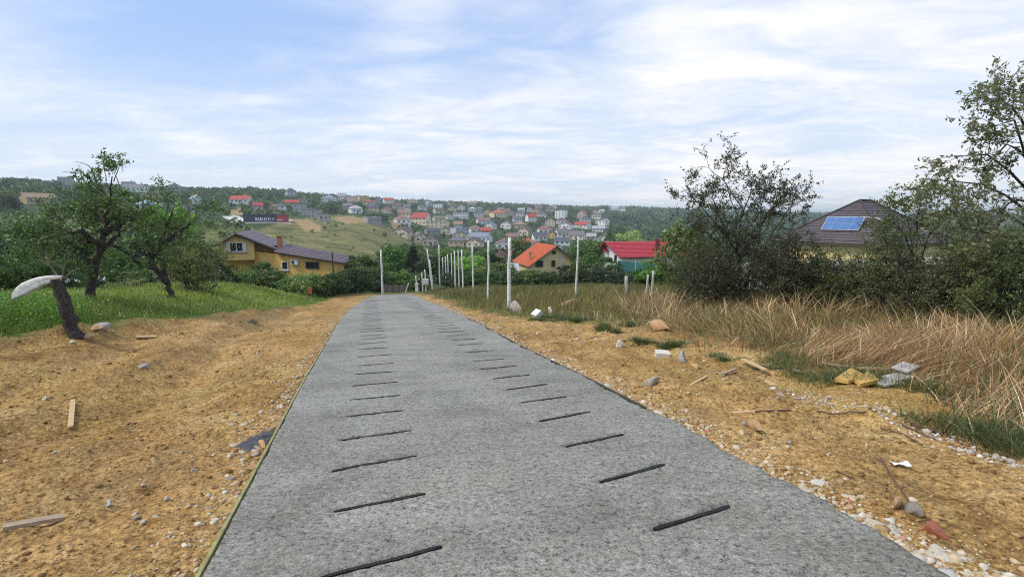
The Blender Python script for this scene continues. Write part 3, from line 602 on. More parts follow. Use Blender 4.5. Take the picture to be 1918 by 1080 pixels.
# pixel column, base row, top row, width, shape (g gable on, s side on, h hipped, f flat), wall, roof, label
VILLAGE = [
 (680, 377, 367, 18, 'f', 'yellow', 'brown', 'yellow flat-topped house high on the far ridge above a red-roofed one'),
 (692, 383, 374, 18, 'h', 'pink', 'red', 'pinkish house with red hipped roof just below the yellow ridge house'),
 (709, 382, 371, 15, 'h', 'grey', 'slate', 'grey house with slate hipped roof beside the dark red roof'),
 (728, 381, 371, 19, 's', 'white', 'red', 'white two-storey house with dark red roof near the ridge'),
 (666, 400, 385, 21, 'h', 'white', 'palegrey', 'white house with pale grey hipped roof above the yellow meadow'),
 (653, 391, 380, 17, 's', 'grey', 'grey', 'low grey house beside the white hipped house above the meadow'),
 (724, 399, 388, 19, 'g', 'pink', 'pinkbrown', 'pink gabled house with brownish roof among dark trees'),
 (762, 391, 383, 13, 's', 'white', 'grey', 'small white house with grey roof on the upper slope'),
 (773, 377, 368, 19, 'h', 'pink', 'pinkbrown', 'wide pinkish-brown hipped roof on the ridge line'),
 (791, 393, 383, 14, 's', 'white', 'slate', 'white house with dark slate roof above the big cream house'),
 (789, 420, 398, 30, 's', 'cream', 'red', 'big three-storey cream house with a red roof'),
 (697, 418, 406, 27, 'f', 'grey', 'palegrey', 'long dark flat-roofed house with a white band beside the meadow'),
 (821, 392, 382, 15, 'f', 'white', 'palegrey', 'white two-storey flat-roofed house on the upper slope'),
 (803, 386, 377, 13, 'g', 'lilac', 'steel', 'pale lilac house with steel roof near the ridge'),
 (864, 394, 383, 15, 'g', 'white', 'orange', 'small white house with orange-red roof on the upper slope'),
 (885, 396, 387, 15, 'h', 'white', 'palegrey', 'white bungalow with pale hipped roof, paired with a grey one'),
 (899, 396, 388, 13, 'h', 'grey', 'grey', 'grey bungalow with hipped roof beside the white bungalow'),
 (863, 409, 398, 28, 'f', 'white', 'slate', 'long white modern house with rows of windows and slate top'),
 (842, 410, 401, 14, 'g', 'white', 'grey', 'small white gabled house with grey roof beside the long modern house'),
 (932, 407, 394, 25, 'h', 'cream', 'orange', 'cream house with bright orange-red hipped roof'),
 (952, 406, 391, 19, 'g', 'pink', 'brown', 'tall pinkish chalet with brown gable roof'),
 (914, 402, 391, 13, 'g', 'tan', 'brown', 'tan gabled house with brown roof beside the orange-red hipped roof'),
 (822, 414, 405, 21, 's', 'cream', 'olive', 'cream house with a low olive roof above the flat cream block'),
 (821, 425, 415, 40, 'f', 'cream', 'palegrey', 'long cream flat-roofed block with square windows'),
 (858, 426, 414, 15, 's', 'cream', 'tan', 'cream cottage with tan roof beside the flat cream block'),
 (905, 419, 407, 23, 's', 'white', 'pinkbrown', 'white house with a broad pinkish-brown roof'),
 (919, 429, 416, 18, 'g', 'white', 'steel', 'white gable-fronted house with steel grey roof'),
 (911, 437, 426, 19, 's', 'tan', 'red', 'low house with a faded red roof above the white metal-roofed house'),
 (949, 428, 413, 21, 'g', 'white', 'brown', 'white gable-fronted house with grey-brown roof by a white pole'),
 (835, 438, 424, 27, 'g', 'cream', 'brown', 'cream house with wide brown gable facing the valley'),
 (861, 440, 426, 27, 'f', 'lilac', 'steel', 'square pale lilac house rising behind a slate roof'),
 (862, 449, 433, 29, 'g', 'cream', 'slate', 'cream gabled house with slate roof and balcony rail'),
 (899, 453, 436, 39, 's', 'white', 'steel', 'long white house with blue-grey metal roof'),
 (890, 462, 444, 30, 'g', 'cream', 'brown', 'cream gabled house with brown roof in front of the metal-roofed house'),
 (806, 460, 441, 32, 'g', 'cream', 'slate', 'cream gabled house with slate roof at the foot of the meadow'),
 (785, 454, 434, 27, 'g', 'cream', 'grey', 'cream house with grey roof and reddish balconies beside the meadow'),
 (755, 442, 423, 30, 'g', 'cream', 'brown', 'cream house with brown gable roof at the meadow edge'),
 (808, 439, 427, 25, 's', 'grey', 'slate', 'low slate-roofed house hidden among trees behind the cream gables'),
 (960, 450, 436, 21, 's', 'tan', 'pinkbrown', 'house with purplish-brown roof behind the thick fence pole'),
 (995, 415, 400, 19, 's', 'white', 'red', 'white house with stepped red roof on the mid slope'),
 (1030, 423, 408, 21, 'g', 'cream', 'brown', 'cream chalet with grey-brown gable roof on the mid slope'),
 (974, 428, 416, 23, 'h', 'tan', 'tan', 'wide tan hipped roof on the mid slope'),
 (1020, 439, 423, 25, 'h', 'white', 'pinkbrown', 'white house with brownish-pink hipped roof'),
 (1010, 451, 434, 25, 's', 'white', 'slate', 'white house with purplish slate roof above the orange tiled house'),
 (1035, 446, 432, 15, 'g', 'yellow', 'brown', 'yellow gabled house with brown roof in the cluster'),
 (1052, 445, 429, 23, 's', 'white', 'grey', 'white house with broad grey roof next to the yellow gable'),
 (1053, 459, 446, 29, 's', 'white', 'slate', 'white house with purplish slate roof below the grey roof'),
 (1081, 449, 432, 27, 's', 'cream', 'grey', 'cream house with large grey-brown roof behind the lone pole'),
 (1106, 449, 436, 19, 's', 'cream', 'palegrey', 'cream house with pale grey roof at the end of the cluster'),
 (1090, 427, 415, 29, 's', 'white', 'red', 'long white house with red roof at the wood edge'),
 (1090, 409, 394, 17, 'g', 'pink', 'magenta', 'pinkish house with magenta-red roof high by the wood'),
 (1117, 410, 402, 19, 's', 'white', 'grey', 'white house with grey roof high by the wood'),
 (1051, 411, 394, 19, 'f', 'white', 'grey', 'tall unfinished white building with dark openings'),
 (1030, 396, 387, 15, 's', 'tan', 'brown', 'brown-roofed house near the far ridge'),
 (1037, 387, 379, 13, 'g', 'white', 'brown', 'white house with brown roof on the far ridge'),
 (976, 397, 390, 12, 's', 'white', 'palegrey', 'small pale roof on the upper slope'),
 (992, 397, 388, 10, 'g', 'white', 'palegrey', 'small white gable wall on the upper slope'),
 (1053, 470, 460, 17, 'g', 'white', 'grey', 'small white gable just above the orange tiled roof'),
 (71, 381, 361, 46, 's', 'tan', 'tan', 'tan-roofed farmhouse half hidden in hedges on the left hill'),
 (125, 339, 328, 20, 'f', 'grey', 'grey', 'grey block building standing on the skyline'),
 (256, 360, 345, 36, 's', 'white', 'grey', 'long house with grey roof near the top of the left hill'),
 (242, 348, 338, 20, 's', 'grey', 'slate', 'slate-roofed house above the long grey roof'),
 (328, 361, 344, 31, 'h', 'grey', 'slate', 'dark slate hipped roof near the top of the left hill'),
 (292, 372, 358, 23, 's', 'tan', 'brown', 'brown-roofed cottage below the dark hipped roof'),
 (245, 378, 366, 19, 's', 'cream', 'pinkbrown', 'low reddish-brown roof among left hill trees'),
 (277, 395, 375, 36, 'h', 'white', 'blue', 'white house with light blue hipped roof'),
 (367, 382, 364, 17, 'g', 'mint', 'palegrey', 'mint-white gabled house on the left hill'),
 (355, 397, 382, 15, 's', 'white', 'grey', 'small white shed with grey roof below the mint house'),
 (453, 381, 366, 33, 's', 'white', 'red', 'white house with a wide red roof above the long red hall'),
 (545, 353, 340, 17, 'h', 'lilac', 'slate', 'tall pale house with dark roof standing on the hilltop'),
 (484, 392, 379, 16, 's', 'pink', 'magenta', 'small pink-red roofed house above the long hall'),
 (511, 393, 382, 14, 'g', 'tan', 'tan', 'tan gabled house beside the slate hipped roof above the hall'),
 (524, 392, 381, 23, 'h', 'white', 'slate', 'slate hipped-roof house above the long hall'),
 (547, 386, 374, 23, 's', 'tan', 'red', 'long faded red roof above the bare concrete blocks'),
 (567, 379, 369, 15, 'g', 'grey', 'grey', 'grey gabled house above the bare concrete blocks'),
 (617, 378, 366, 25, 'h', 'white', 'steel', 'white house with steel blue hipped roof'),
 (641, 369, 361, 14, 's', 'white', 'palegrey', 'small white house on the ridge among trees'),
 (940, 489, 470, 23, 'g', 'pink', 'red', 'pinkish house with red roof left of the orange tiled house'),
 (845, 384, 376, 12, 's', 'tan', 'brown', 'small brown-roofed house under ridge trees'),
 (884, 378, 372, 16, 's', 'tan', 'tan', 'tan roof breaking the skyline among trees'),
 (1008, 384, 377, 12, 's', 'pink', 'pinkbrown', 'pinkish roof on the ridge beside a pale one'),
 (1150, 392, 386, 16, 's', 'white', 'palegrey', 'pale house at the edge of a bare brown field'),
 (1166, 393, 387, 12, 's', 'white', 'grey', 'small grey-roofed house at the edge of a bare brown field'),
 (938, 397, 389, 12, 's', 'cream', 'pinkbrown', 'small house with pinkish roof above the orange-red hipped roof'),
]
for r in VILLAGE: house(*r)
for px, base, top, w in ((562, 396, 382, 22), (578, 403, 390, 20), (593, 408, 394, 18), (608, 414, 400, 18)):   # unfinished terrace stepping downhill
    house(px, base, top, w, 'f', 'grey', 'grey', 'bare concrete shell of an unfinished terrace house stepping down the hill', 'unfinished concrete terrace', yaw=-14, name='unfinished_house', chim=False)

def extra_houses():
    r = random.Random(12); used = [(h[0], h[1], h[2], h[3]) for h in HOUSE_RECTS]; n = 0; names = {'white': 'white', 'cream': 'cream', 'tan': 'tan', 'pink': 'pinkish'}; rn = {'red': 'red', 'brown': 'brown', 'grey': 'grey', 'slate': 'slate', 'pinkbrown': 'reddish-brown', 'palegrey': 'pale', 'orange': 'orange'}
    for _ in range(1500):
        px = r.uniform(640, 1135) if n < 44 else r.choice((r.uniform(215, 640), r.uniform(430, 640), r.uniform(1080, 1240))); lo = np.interp(px, [215, 400, 560, 640, 720, 800, 950, 1135, 1240], [385, 385, 380, 392, 398, 460, 466, 455, 420]); hi = np.interp(px, [215, 400, 640, 760, 900, 1135, 1240], [352, 358, 372, 382, 390, 398, 400]); b = r.uniform(hi, lo)
        if in_poly(np.array([px]), np.array([b]), MEADOW)[0]: continue
        g = on_ground(px, b)
        if g is None: continue
        w = r.uniform(8, 12) * 1000 / g[1]; h = r.uniform(5, 7) * 1000 / g[1]; box = (px - w * .55, b - h, px + w * .55, b)
        if any(box[0] < u[2] and box[2] > u[0] and box[1] + h * .35 < u[3] and box[3] > u[1] for u in used): continue
        k = r.choices('gshf', (4, 4, 2, .7))[0]; wl = r.choices(('white', 'cream', 'tan', 'pink'), (6, 4, 1, 1))[0]; rf = r.choices(('red', 'brown', 'grey', 'slate', 'pinkbrown', 'palegrey', 'orange'), (3, 4, 3, 3, 3, 2, 1))[0]
        shape = {'g': 'gable end facing the valley', 's': 'long roof side to the valley', 'h': 'hipped roof', 'f': 'flat roof'}[k]
        lab = f'small {names[wl]} village house with {rn[rf]} roof, {shape}, among garden trees'; house(px, b, b - h, w, k, wl, rf, lab, f'{names[wl]} village houses with {rn[rf]} roofs, ' + {'g': 'gable on', 's': 'side on', 'h': 'hipped', 'f': 'flat'}[k]); used.append(box); n += 1
        if n >= 72: break
extra_houses()
def long_hall():                                      # long low hall: dark blue half, red half, white panels
    g0 = on_ground(461, 414); g1 = on_ground(537, 414); g1 = at(537, 414, g0[1]); c = (g0 + g1) / 2; Ln = np.linalg.norm(g1 - g0); h = 13 * g0[1] / 1000
    root = empty('long_hall', tuple(c), 'long low hall with a dark blue half, a red half and white panels', 'building', None, -math.atan2(c[0], c[1]))
    b = MB(); b.box((-Ln * .14, 0, h * .45 - 1), (Ln * .72, 9, h * .9 + 2)); b.obj('wall', pmat('dark_blue_cladding', (.03, .04, .085), (.02, .028, .06), 3, .5, .2), root)
    b = MB(); b.box((Ln * .36, .1, h * .44 - 1), (Ln * .279, 9, h * .86 + 2)); b.obj('red_end', pmat('red_cladding', (.42, .03, .04), (.3, .02, .03), 3, .5, .2), root)
    b = MB(); b.box((0, 0, h * .96), (Ln * 1.01, 9.6, h * .1)); b.box((Ln * .1, -1, h * 1.04), (Ln * .3, 4, h * .07)); b.obj('roof', roofm('slate'), root)
    pm = pmat('white_panel', (.75, .75, .76), (.65, .65, .66), 5, .6, .1)
    for i, (x, w_, hh) in enumerate([(-.235, .012, .42), (-.205, .022, .42), (-.165, .018, .4), (-.12, .03, .44), (-.075, .014, .4), (-.03, .022, .42), (.01, .012, .4), (.05, .02, .42), (.085, .012, .4), (.13, .016, .2), (.16, .02, .2), (.3, .12, .12)]):
        p = MB(); p.box((x * Ln, -4.56, h * (.3 if hh > .15 else .2)), (w_ * Ln, .12, hh * h)); p.obj('panel', pm, root)
    HOUSE_RECTS.append((458, 400, 545, 418, g0[1], c[0], c[1], Ln))
long_hall()

# ---- nearer houses, built from measured corners -------------------------------------------------
def V3(p, z=None): return np.array([p[0], p[1], p[2] if z is None else z], float)
def quad_roof(b, e0, e1, r1, r0, rows, step=.05, over=0.0, mi=0, ribs=0):
    """slope laid in courses: each course a thin slab lapping the one below (e = eave, r = ridge)"""
    e0, e1, r0, r1 = [np.array(p, float) for p in (e0, e1, r0, r1)]
    for i in range(rows):
        t0, t1 = i / rows, min(1, (i + 1.12) / rows)
        a, bb, c, d = e0 + (r0 - e0) * t0, e1 + (r1 - e1) * t0, e1 + (r1 - e1) * t1, e0 + (r0 - e0) * t1
        n = np.cross(bb - a, d - a); n /= np.linalg.norm(n) + 1e-9
        if n[2] < 0: n = -n
        q = [a + n * step, bb + n * step, c + n * .008, d + n * .008]; lo = [a - n * .03, bb - n * .03, c - n * .03, d - n * .03]
        b.hexa(lo, q, mi)
def tiled_mat(name, c1, c2, axis, freq=3.2, rough=.6, spec=.4):
    """tile sheets: waves across the slope as relief, tone varying from sheet to sheet"""
    m, nt, N, L, b = nodes(name); tc = N.new('ShaderNodeTexCoord'); v = tc.outputs['Object']
    mp = N.new('ShaderNodeMapping'); mp.inputs['Rotation'].default_value = (0, 0, axis); L.new(v, mp.inputs[0])
    w = N.new('ShaderNodeTexWave'); w.wave_type = 'BANDS'; w.bands_direction = 'X'; w.inputs['Scale'].default_value = freq; w.inputs['Distortion'].default_value = .15; L.new(mp.outputs[0], w.inputs[0])
    n1 = _noise(N, L, v, 1.3, 6, .7); n2 = _noise(N, L, v, 14, 4, .7)
    col = _ramp(N, L, n1, [(.3, c2), (.65, c1)]); col = _mix(N, L, .5, col, _ramp(N, L, n2, [(.35, (.7, .7, .7)), (.65, (1.2, 1.2, 1.2))]), 'MULTIPLY')
    L.new(col, b.inputs['Base Color']); b.inputs['Roughness'].default_value = rough; b.inputs['Specular IOR Level'].default_value = spec
    _bump(N, L, b, w.outputs['Fac'], .7, .05); return m

def wall_window(root, o, c, w, h, rz, frame=FRAME, shutters=None, sill=True, mull=1):
    """window > frame, pane(s), sill set on the wall at point c (world), facing -y after rotation rz"""
    c = np.array(c, float) - o; wn = MB()
    t = .07
    wn.box((0, 0, h / 2 - t / 2), (w, .12, t)); wn.box((0, 0, -h / 2 + t / 2), (w, .12, t)); wn.box((-w / 2 + t / 2, 0, 0), (t, .12, h - 2 * t)); wn.box((w / 2 - t / 2, 0, 0), (t, .12, h - 2 * t))
    for k in range(mull): wn.box((-w / 2 + w * (k + 1) / (mull + 1), 0, 0), (t, .1, h - 2 * t))
    f = wn.obj('window', frame, root); f.location = tuple(c); f.rotation_euler = (0, 0, rz)
    for k in range(mull + 1):
        pw = (w - 2 * t) / (mull + 1); p = MB(); p.box((-w / 2 + t + pw * (k + .5), .03, 0), (pw, .03, h - 2 * t)); p.obj('pane', GLASS, f)
    if sill: s = MB(); s.box((0, -.05, -h / 2 - .05), (w + .2, .22, .06)); s.obj('sill', FRAME, f)
    if shutters:
        for k in shutters: s = MB(); s.box((k * w / 2, -.08, 0), (w * .2, .03, h * .92)); s.obj('shutter', FRAME, f)
    return f

def yellow_house():
    Y0 = 55.0; AX = np.array([-.34, .94]); AX /= np.linalg.norm(AX); CR = np.array([AX[1], -AX[0]])
    ap = at(442, 437, Y0); zap = ap[2]
    le = np.array([*(ap[:2] - CR * 1.75), at(415, 456, Y0)[2]]); re = np.array([*(ap[:2] + CR * 4.4), at(517, 472, 55)[2]])
    gb = gz(ap[0], ap[1] + 4) - .6; D = 14.0; o = np.array([ap[0], ap[1], gb])
    root = empty('yellow_house', tuple(o), 'ochre yellow house with purplish roof, gable end and long low wing', 'house')
    ym = pmat('ochre_render', (.78, .50, .15), (.62, .36, .09), .9, .9, .3, .01); rm = tiled_mat('mauve_sheet_roof', (.17, .125, .14), (.11, .085, .10), .35, 2.2, .5)
    a3 = lambda p, k, z=None: np.array([p[0] + AX[0] * k, p[1] + AX[1] * k, p[2] if z is None else z])
    w = MB(); s = 1.6                                # main body set back behind the bay
    L0, R0 = a3(le, s), a3(re, s); P = a3(ap, s)
    ix = np.array([*(CR * .35), 0]); L0 = L0 + ix; R0 = R0 - ix
    fl = [(*L0[:2], gb), (*R0[:2], gb), (*a3(R0, D - s)[:2], gb), (*a3(L0, D - s)[:2], gb)]
    tp = [(*L0[:2], le[2] - .1), (*R0[:2], re[2] - .05), (*a3(R0, D - s)[:2], re[2] - .05), (*a3(L0, D - s)[:2], le[2] - .1)]
    w.hexa(fl, tp); w.poly([tp[0], tp[1], tuple(P - np.array([0, 0, .15]))]); w.poly([tp[3], tuple(a3(P, D - s) - np.array([0, 0, .15])), tp[2]]); w.obj('wall', ym, root, o)
    bay = MB(); zb = at(440, 487, Y0)[2]; B0, B1 = at(408, 470, Y0), at(469, 470, Y0 + .6); B0 = np.array([*(ap[:2] - CR * 1.7), 0]); B1 = np.array([*(ap[:2] + CR * 1.6), 0])
    q = [B0[:2], B1[:2], a3(B1, s + .1)[:2], a3(B0, s + .1)[:2]]; slope = (zap - re[2]) / 4.4
    bay.hexa([(x, y, zb) for x, y in q], [(*q[0], le[2]), (*q[1], zap - 1.6 * slope - .12), (*q[2], zap - 1.6 * slope - .12), (*q[3], le[2])])
    bay.poly([(*q[0], le[2]), (*q[1], zap - 1.6 * slope - .12), (ap[0], ap[1], zap - .12)])
    bay.obj('bay', pmat('pale_ochre_render', (.80, .58, .22), (.66, .44, .14), .9, .9, .3, .01), root, o)
    r = MB(); ov = -.5
    for e in (le, re):
        out = np.array([*((e - ap)[:2]), 0]); out /= np.linalg.norm(out); ee = e + out * .35 - np.array([0, 0, .2])
        quad_roof(r, a3(ee, ov), a3(ee, D + .4), a3(ap, D + .4, zap + .06), a3(ap, ov, zap + .06), 7, .03)
    r.obj('roof', rm, root, o)
    fm = pmat('dark_fascia', (.05, .035, .03), (.03, .02, .02), 5, .7, .2)
    f = MB()
    for e in (le, re):
        out = np.array([*((e - ap)[:2]), 0]); out /= np.linalg.norm(out); ee = e + out * .35 - np.array([0, 0, .2])
        f.tube([a3(ee, ov - .06) - np.array([0, 0, .1]), a3(ap, ov - .06, zap - .05)], .11, 4)
    f.obj('bargeboard', fm, root, o)
    # wing
    WA = np.array([*at(521, 471, 55)[:2]]); WB = np.array([*at(648, 492, 53.5)[:2]]); ze = at(521, 471, 55)[2]; zf = at(648, 492, 53.5)[2]; wd = (WB - WA) / np.linalg.norm(WB - WA); wn = np.array([-wd[1], wd[0]]); wn = wn if wn[1] > 0 else -wn
    Lw = np.linalg.norm(WB - WA); zr = ze + .6; fs = (zf - ze) / Lw; zs = zf + .45; DW = 4.2; gw = gz(*((WA + WB) / 2)) - 1.2; ins = .45
    p0, p1 = WA + wn * ins - wd * 3.2, WB + wn * ins - wd * .5; q0, q1 = p0 + wn * DW, p1 + wn * DW
    w = MB(); w.hexa([(*p0, gw), (*p1, gw), (*q1, gw), (*q0, gw)], [(*p0, ze - .05), (*p1, zf - .03), (*q1, zf - .03), (*q0, ze - .05)]); m0, m1 = (p1 + q1) / 2, 0
    w.poly([(*p1, zf - .03), (*q1, zf - .03), (*m0, zs - .12)]); w.obj('wing_wall', ym, root, o)
    r = MB(); rg0, rg1 = WA + wn * 2.5 - wd * 3.2, WB + wn * 2.5
    quad_roof(r, (*(WA - wd * .6), ze), (*WB, zf), (*rg1, zs), (*(rg0 + wd * 2.6), zr), 6, .03); quad_roof(r, (*(WA + wn * 5.0 - wd * 3), ze), (*(WB + wn * 5.0), zf), (*rg1, zs), (*rg0, zr), 6, .03)
    r.obj('wing_roof', rm, root, o)
    f = MB(); f.tube([(*(WA - wd * .4 - wn * .05), ze - .06), (*(WB - wn * .05), zf - .06)], .09, 5); f.obj('gutter', fm, root, o)
    # windows on bay, wing
    def on_front(px, py):                              # hit the bay's front plane
        d = ray(px, py); n2 = AX; t = (ap[:2] @ n2) / (d[:2] @ n2); return np.array([d[0] * t, t, EYE + d[2] * t])
    rz = math.atan2(CR[1], CR[0]); c = on_front(443, 462.5)
    wall_window(root, o, c + np.array([*(-AX * .06), 0]), 1.85, .95, rz, FRAME, (-.8, .8), True, 1)
    def on_wing(px, py):
        d = ray(px, py); t = (p0 @ wn) / (d[:2] @ wn); return np.array([d[0] * t, t, EYE + d[2] * t])
    rw = math.atan2(wd[1], wd[0])
    wall_window(root, o, on_wing(534.5, 497.5) - np.array([*wn * .05, 0]), .75, .85, rw, FRAME, None, True, 0)
    wall_window(root, o, on_wing(585.5, 496.5) - np.array([*wn * .05, 0]), 1.5, .7, rw, DARKW, None, False, 2)
    c = on_wing(554, 490.5) - np.array([*wn * .18, 0]) - o; ac = MB(); ac.box((0, 0, 0), (.8, .3, .5)); a = ac.obj('air_conditioner', FRAME, root); a.location = tuple(c); a.rotation_euler = (0, 0, rw)
    fan = MB(); fan.tube([(-.12, -.15, 0), (-.12, -.17, 0)], .19, 14); fan.obj('fan_grille', pmat('dark_grille', (.05, .05, .05), None, 5, .6, .1), a)
    ch = MB(); cp = at(524.5, 463, 57) - o; ch.box((cp[0], cp[1], cp[2] + .35), (.42, .42, 1.6)); ch.box((cp[0], cp[1], cp[2] + 1.2), (.55, .55, .1)); ch.obj('chimney', pmat('brick_chimney', (.40, .17, .08), (.28, .12, .06), 8, .9, .5, .01), root)
    pole = MB(); t = at(622, 472, 41); bt = at(626, 533, 40.6); bt[2] = min(bt[2], gz(bt[0], bt[1])) - .2; pole.tube([bt, t], .05, 6); tag(pole.obj('dark_pole', fm, None), 'thin dark pole standing before the yellow house wing', 'pole')
yellow_house()

def gable_house(name, label, e0, e1, axis, depth, zap, base, wm, rm, eave=.4, rows=9, gable_over=.5):
    """house given by its front eave points e0,e1 (world), ridge apex height zap, axis direction and depth"""
    ax = np.array(axis, float); ax /= np.linalg.norm(ax); e0, e1 = np.array(e0), np.array(e1); fd = (e1 - e0)[:2]; Wd = np.linalg.norm(fd); fd /= Wd
    o = np.array([*((e0 + e1) / 2)[:2], base]); root = empty(name, tuple(o), label, 'house')
    A = lambda p, k, z: (p[0] + ax[0] * k, p[1] + ax[1] * k, z)
    i0 = np.array([*(e0[:2] + fd * eave), e0[2]]); i1 = np.array([*(e1[:2] - fd * eave), e1[2]]); return root, o, ax, fd, A, i0, i1, Wd

def orange_house():
    Y0 = 83.0
    ax = np.array([-.24, .97]); fd = np.array([.97, .24]); e0 = at(989.5, 499.5, Y0); ze = e0[2]
    def hitx(px, py):                                   # point of the front plane at that pixel
        d = ray(px, py); t = (e0[:2] @ ax) / (d[:2] @ ax); return np.array([d[0] * t, t, EYE + d[2] * t])
    e1 = hitx(1077, 488); ap = hitx(1043, 460); base = gz(ap[0], ap[1]) - .5; o = np.array([ap[0], ap[1], base])
    root = empty('orange_roof_house', tuple(o), 'cream gabled house with bright orange tiled roof behind the pole row', 'house')
    cm = pmat('butter_render', (.68, .54, .30), (.58, .44, .22), .8, .9, .25, .01); tm = tiled_mat('orange_tiles', (.62, .13, .03), (.46, .085, .022), .25, 2.6, .65)
    Dp = 10.4; sh = lambda p, k, dz=0: np.array([p[0] + ax[0] * k, p[1] + ax[1] * k, p[2] + dz])
    i0 = e0 + np.array([*fd * .5, .38]); i1 = e1 - np.array([*fd * .5, -.38])
    w = MB(); F = [sh(i0, .6), sh(i1, .6), sh(i1, Dp), sh(i0, Dp)]
    w.hexa([(p[0], p[1], base) for p in F], F); a1 = sh(ap, .6, -.12); w.poly([F[0], F[1], a1]); w.poly([F[2], F[3], sh(ap, Dp, -.12)]); w.obj('wall', cm, root, o)
    r = MB()
    for e in (e0, e1): quad_roof(r, sh(e, 0), sh(e, Dp + .3), sh(ap, Dp + .3), sh(ap, 0), 13, .06)
    r.obj('roof', tm, root, o)
    b = MB()
    for e in (e0, e1): b.tube([sh(e, -.06, -.08), sh(ap, -.06, -.08)], .1, 4)
    b.obj('bargeboard', pmat('brown_board', (.16, .075, .035), (.1, .05, .025), 5, .7, .2), root, o)
    rz = math.atan2(fd[1], fd[0]); off = np.array([*(ax * .53), 0])
    def win(px, py, wp, hp, fr, mull): c = hitx(px, py); wall_window(root, o, c + off, wp * c[1] / 1000, hp * c[1] / 1000, rz, fr, None, False, mull)
    win(1012, 494.5, 15, 12, DARKW, 0); win(1038.5, 494, 7.5, 12, DARKW, 0); win(1039.5, 473, 7, 6, DARKW, 0)
    d = MB(); x = hitx(1052, 486); d.tube([x + off + np.array([0, 0, 1.1]), x + off - np.array([0, 0, 2.2])], .05, 6); d.obj('downpipe', FRAME, root, o)
    ch = MB(); c = at(993.3, 489, 86); ch.box((c[0], c[1], c[2] + .4), (.5, .5, 2.1)); ch.box((c[0], c[1], c[2] + 1.5), (.62, .62, .1)); ch.obj('chimney', pmat('tan_chimney', (.52, .30, .17), (.42, .24, .13), 6, .9, .3, .01), root, o)
    # grey lean-to
    p = at(952, 499, 72); s = MB(); sb = gz(p[0], p[1]) - .3; so = np.array([p[0], p[1], sb]); sr = empty('metal_shed', tuple(so), 'small shed with pale corrugated metal roof beside the orange tiled house', 'shed')
    a, bq, c, dd = at(933, 504, 70), at(972, 507, 70), at(972, 493, 74), at(950, 491, 74)
    s.slab([a, bq, c, dd], .06); s.obj('roof', tiled_mat('pale_sheet_metal', (.55, .57, .6), (.42, .44, .47), .2, 3.4, .4), sr, so)
    s = MB(); s.hexa([(q[0] * .995, q[1], sb) for q in (a, bq, c, dd)], [(q[0] * .995, q[1], q[2] - .09) for q in (a, bq, c, dd)]); s.obj('wall', wallm('grey'), sr, so)
orange_house()

def red_house():
    Yf = 80.0; e0 = at(1161, 482, Yf); e1 = e0 + np.array([13.5, 2.4, 0]); fd = (e1 - e0) / np.linalg.norm(e1 - e0); bk = np.array([-fd[1], fd[0], 0]); r0 = at(1142.5, 452, Yf + 5.6); dr = np.array([*(e0[:2] + bk[:2] * 5.4), r0[2]])
    r0 = dr - fd * .6; r1 = r0 + fd * 14.5; b0 = e0 + bk * 10.8; b1 = e1 + bk * 10.8; base = gz(e0[0] + 5, e0[1] + 4) - .6; o = np.array([*((e0 + e1) / 2)[:2], base])
    root = empty('red_roof_house', tuple(o), 'white house with bright red sheet roof behind teal fence', 'house'); rm = tiled_mat('red_sheet_roof', (.52, .022, .04), (.40, .018, .03), .17, 2.2, .4)
    wm = wallm('white'); w = MB(); ins = lambda p, k, q: p + fd * k + bk * q
    F = [ins(e0, .6, .6), ins(e1, -.6, .6), ins(b1, -.6, -.6), ins(b0, .6, -.6)]; w.hexa([(p[0], p[1], base) for p in F], [p + np.array([0, 0, .28]) for p in F]); w.poly([F[3] + np.array([0, 0, .28]), F[0] + np.array([0, 0, .28]), ins(dr, .6, 0) - np.array([0, 0, .15])]); w.obj('wall', wm, root, o)
    r = MB(); quad_roof(r, e0, e1, r1, r0, 12, .05); quad_roof(r, b0, b1, r1, r0, 12, .05); r.obj('roof', rm, root, o)
    f = MB(); f.tube([e0 - np.array([0, 0, .05]), e1 - np.array([0, 0, .05])], .09, 5); f.tube([e0, r0], .08, 4); f.obj('fascia', pmat('dark_red_trim', (.16, .015, .02), None, 5, .5, .1), root, o)
    c = MB(); p = at(1231, 464, Yf + 4); c.box((p[0], p[1], p[2] + .3), (.6, .6, 2.2)); c.obj('chimney', pmat('dark_red_trim2', (.22, .02, .025), None, 5, .6, .1), root, o)
    pr = MB(); p0 = at(1134, 471, Yf + 6); pr.slab([p0, p0 + fd * 1.9, p0 + fd * 1.9 + bk * 2.5 + np.array([0, 0, .9]), p0 + bk * 2.5 + np.array([0, 0, .9])], .08); pr.obj('porch_roof', rm, root, o)
    pp = MB(); q = p0 + fd * .2 + bk * .2; pp.box((q[0], q[1], (q[2] + base) / 2), (.2, .2, q[2] - base)); pp.obj('porch_post', wm, root, o)
    d = np.array([0, 0, 0]); cw = ins(e0, .57, 3.2); wall_window(root, o, np.array([cw[0], cw[1], e0[2] - .5]), .9, 1.2, math.atan2(fd[1], fd[0]) - math.pi / 2, DARKW, None, True, 0)
red_house()

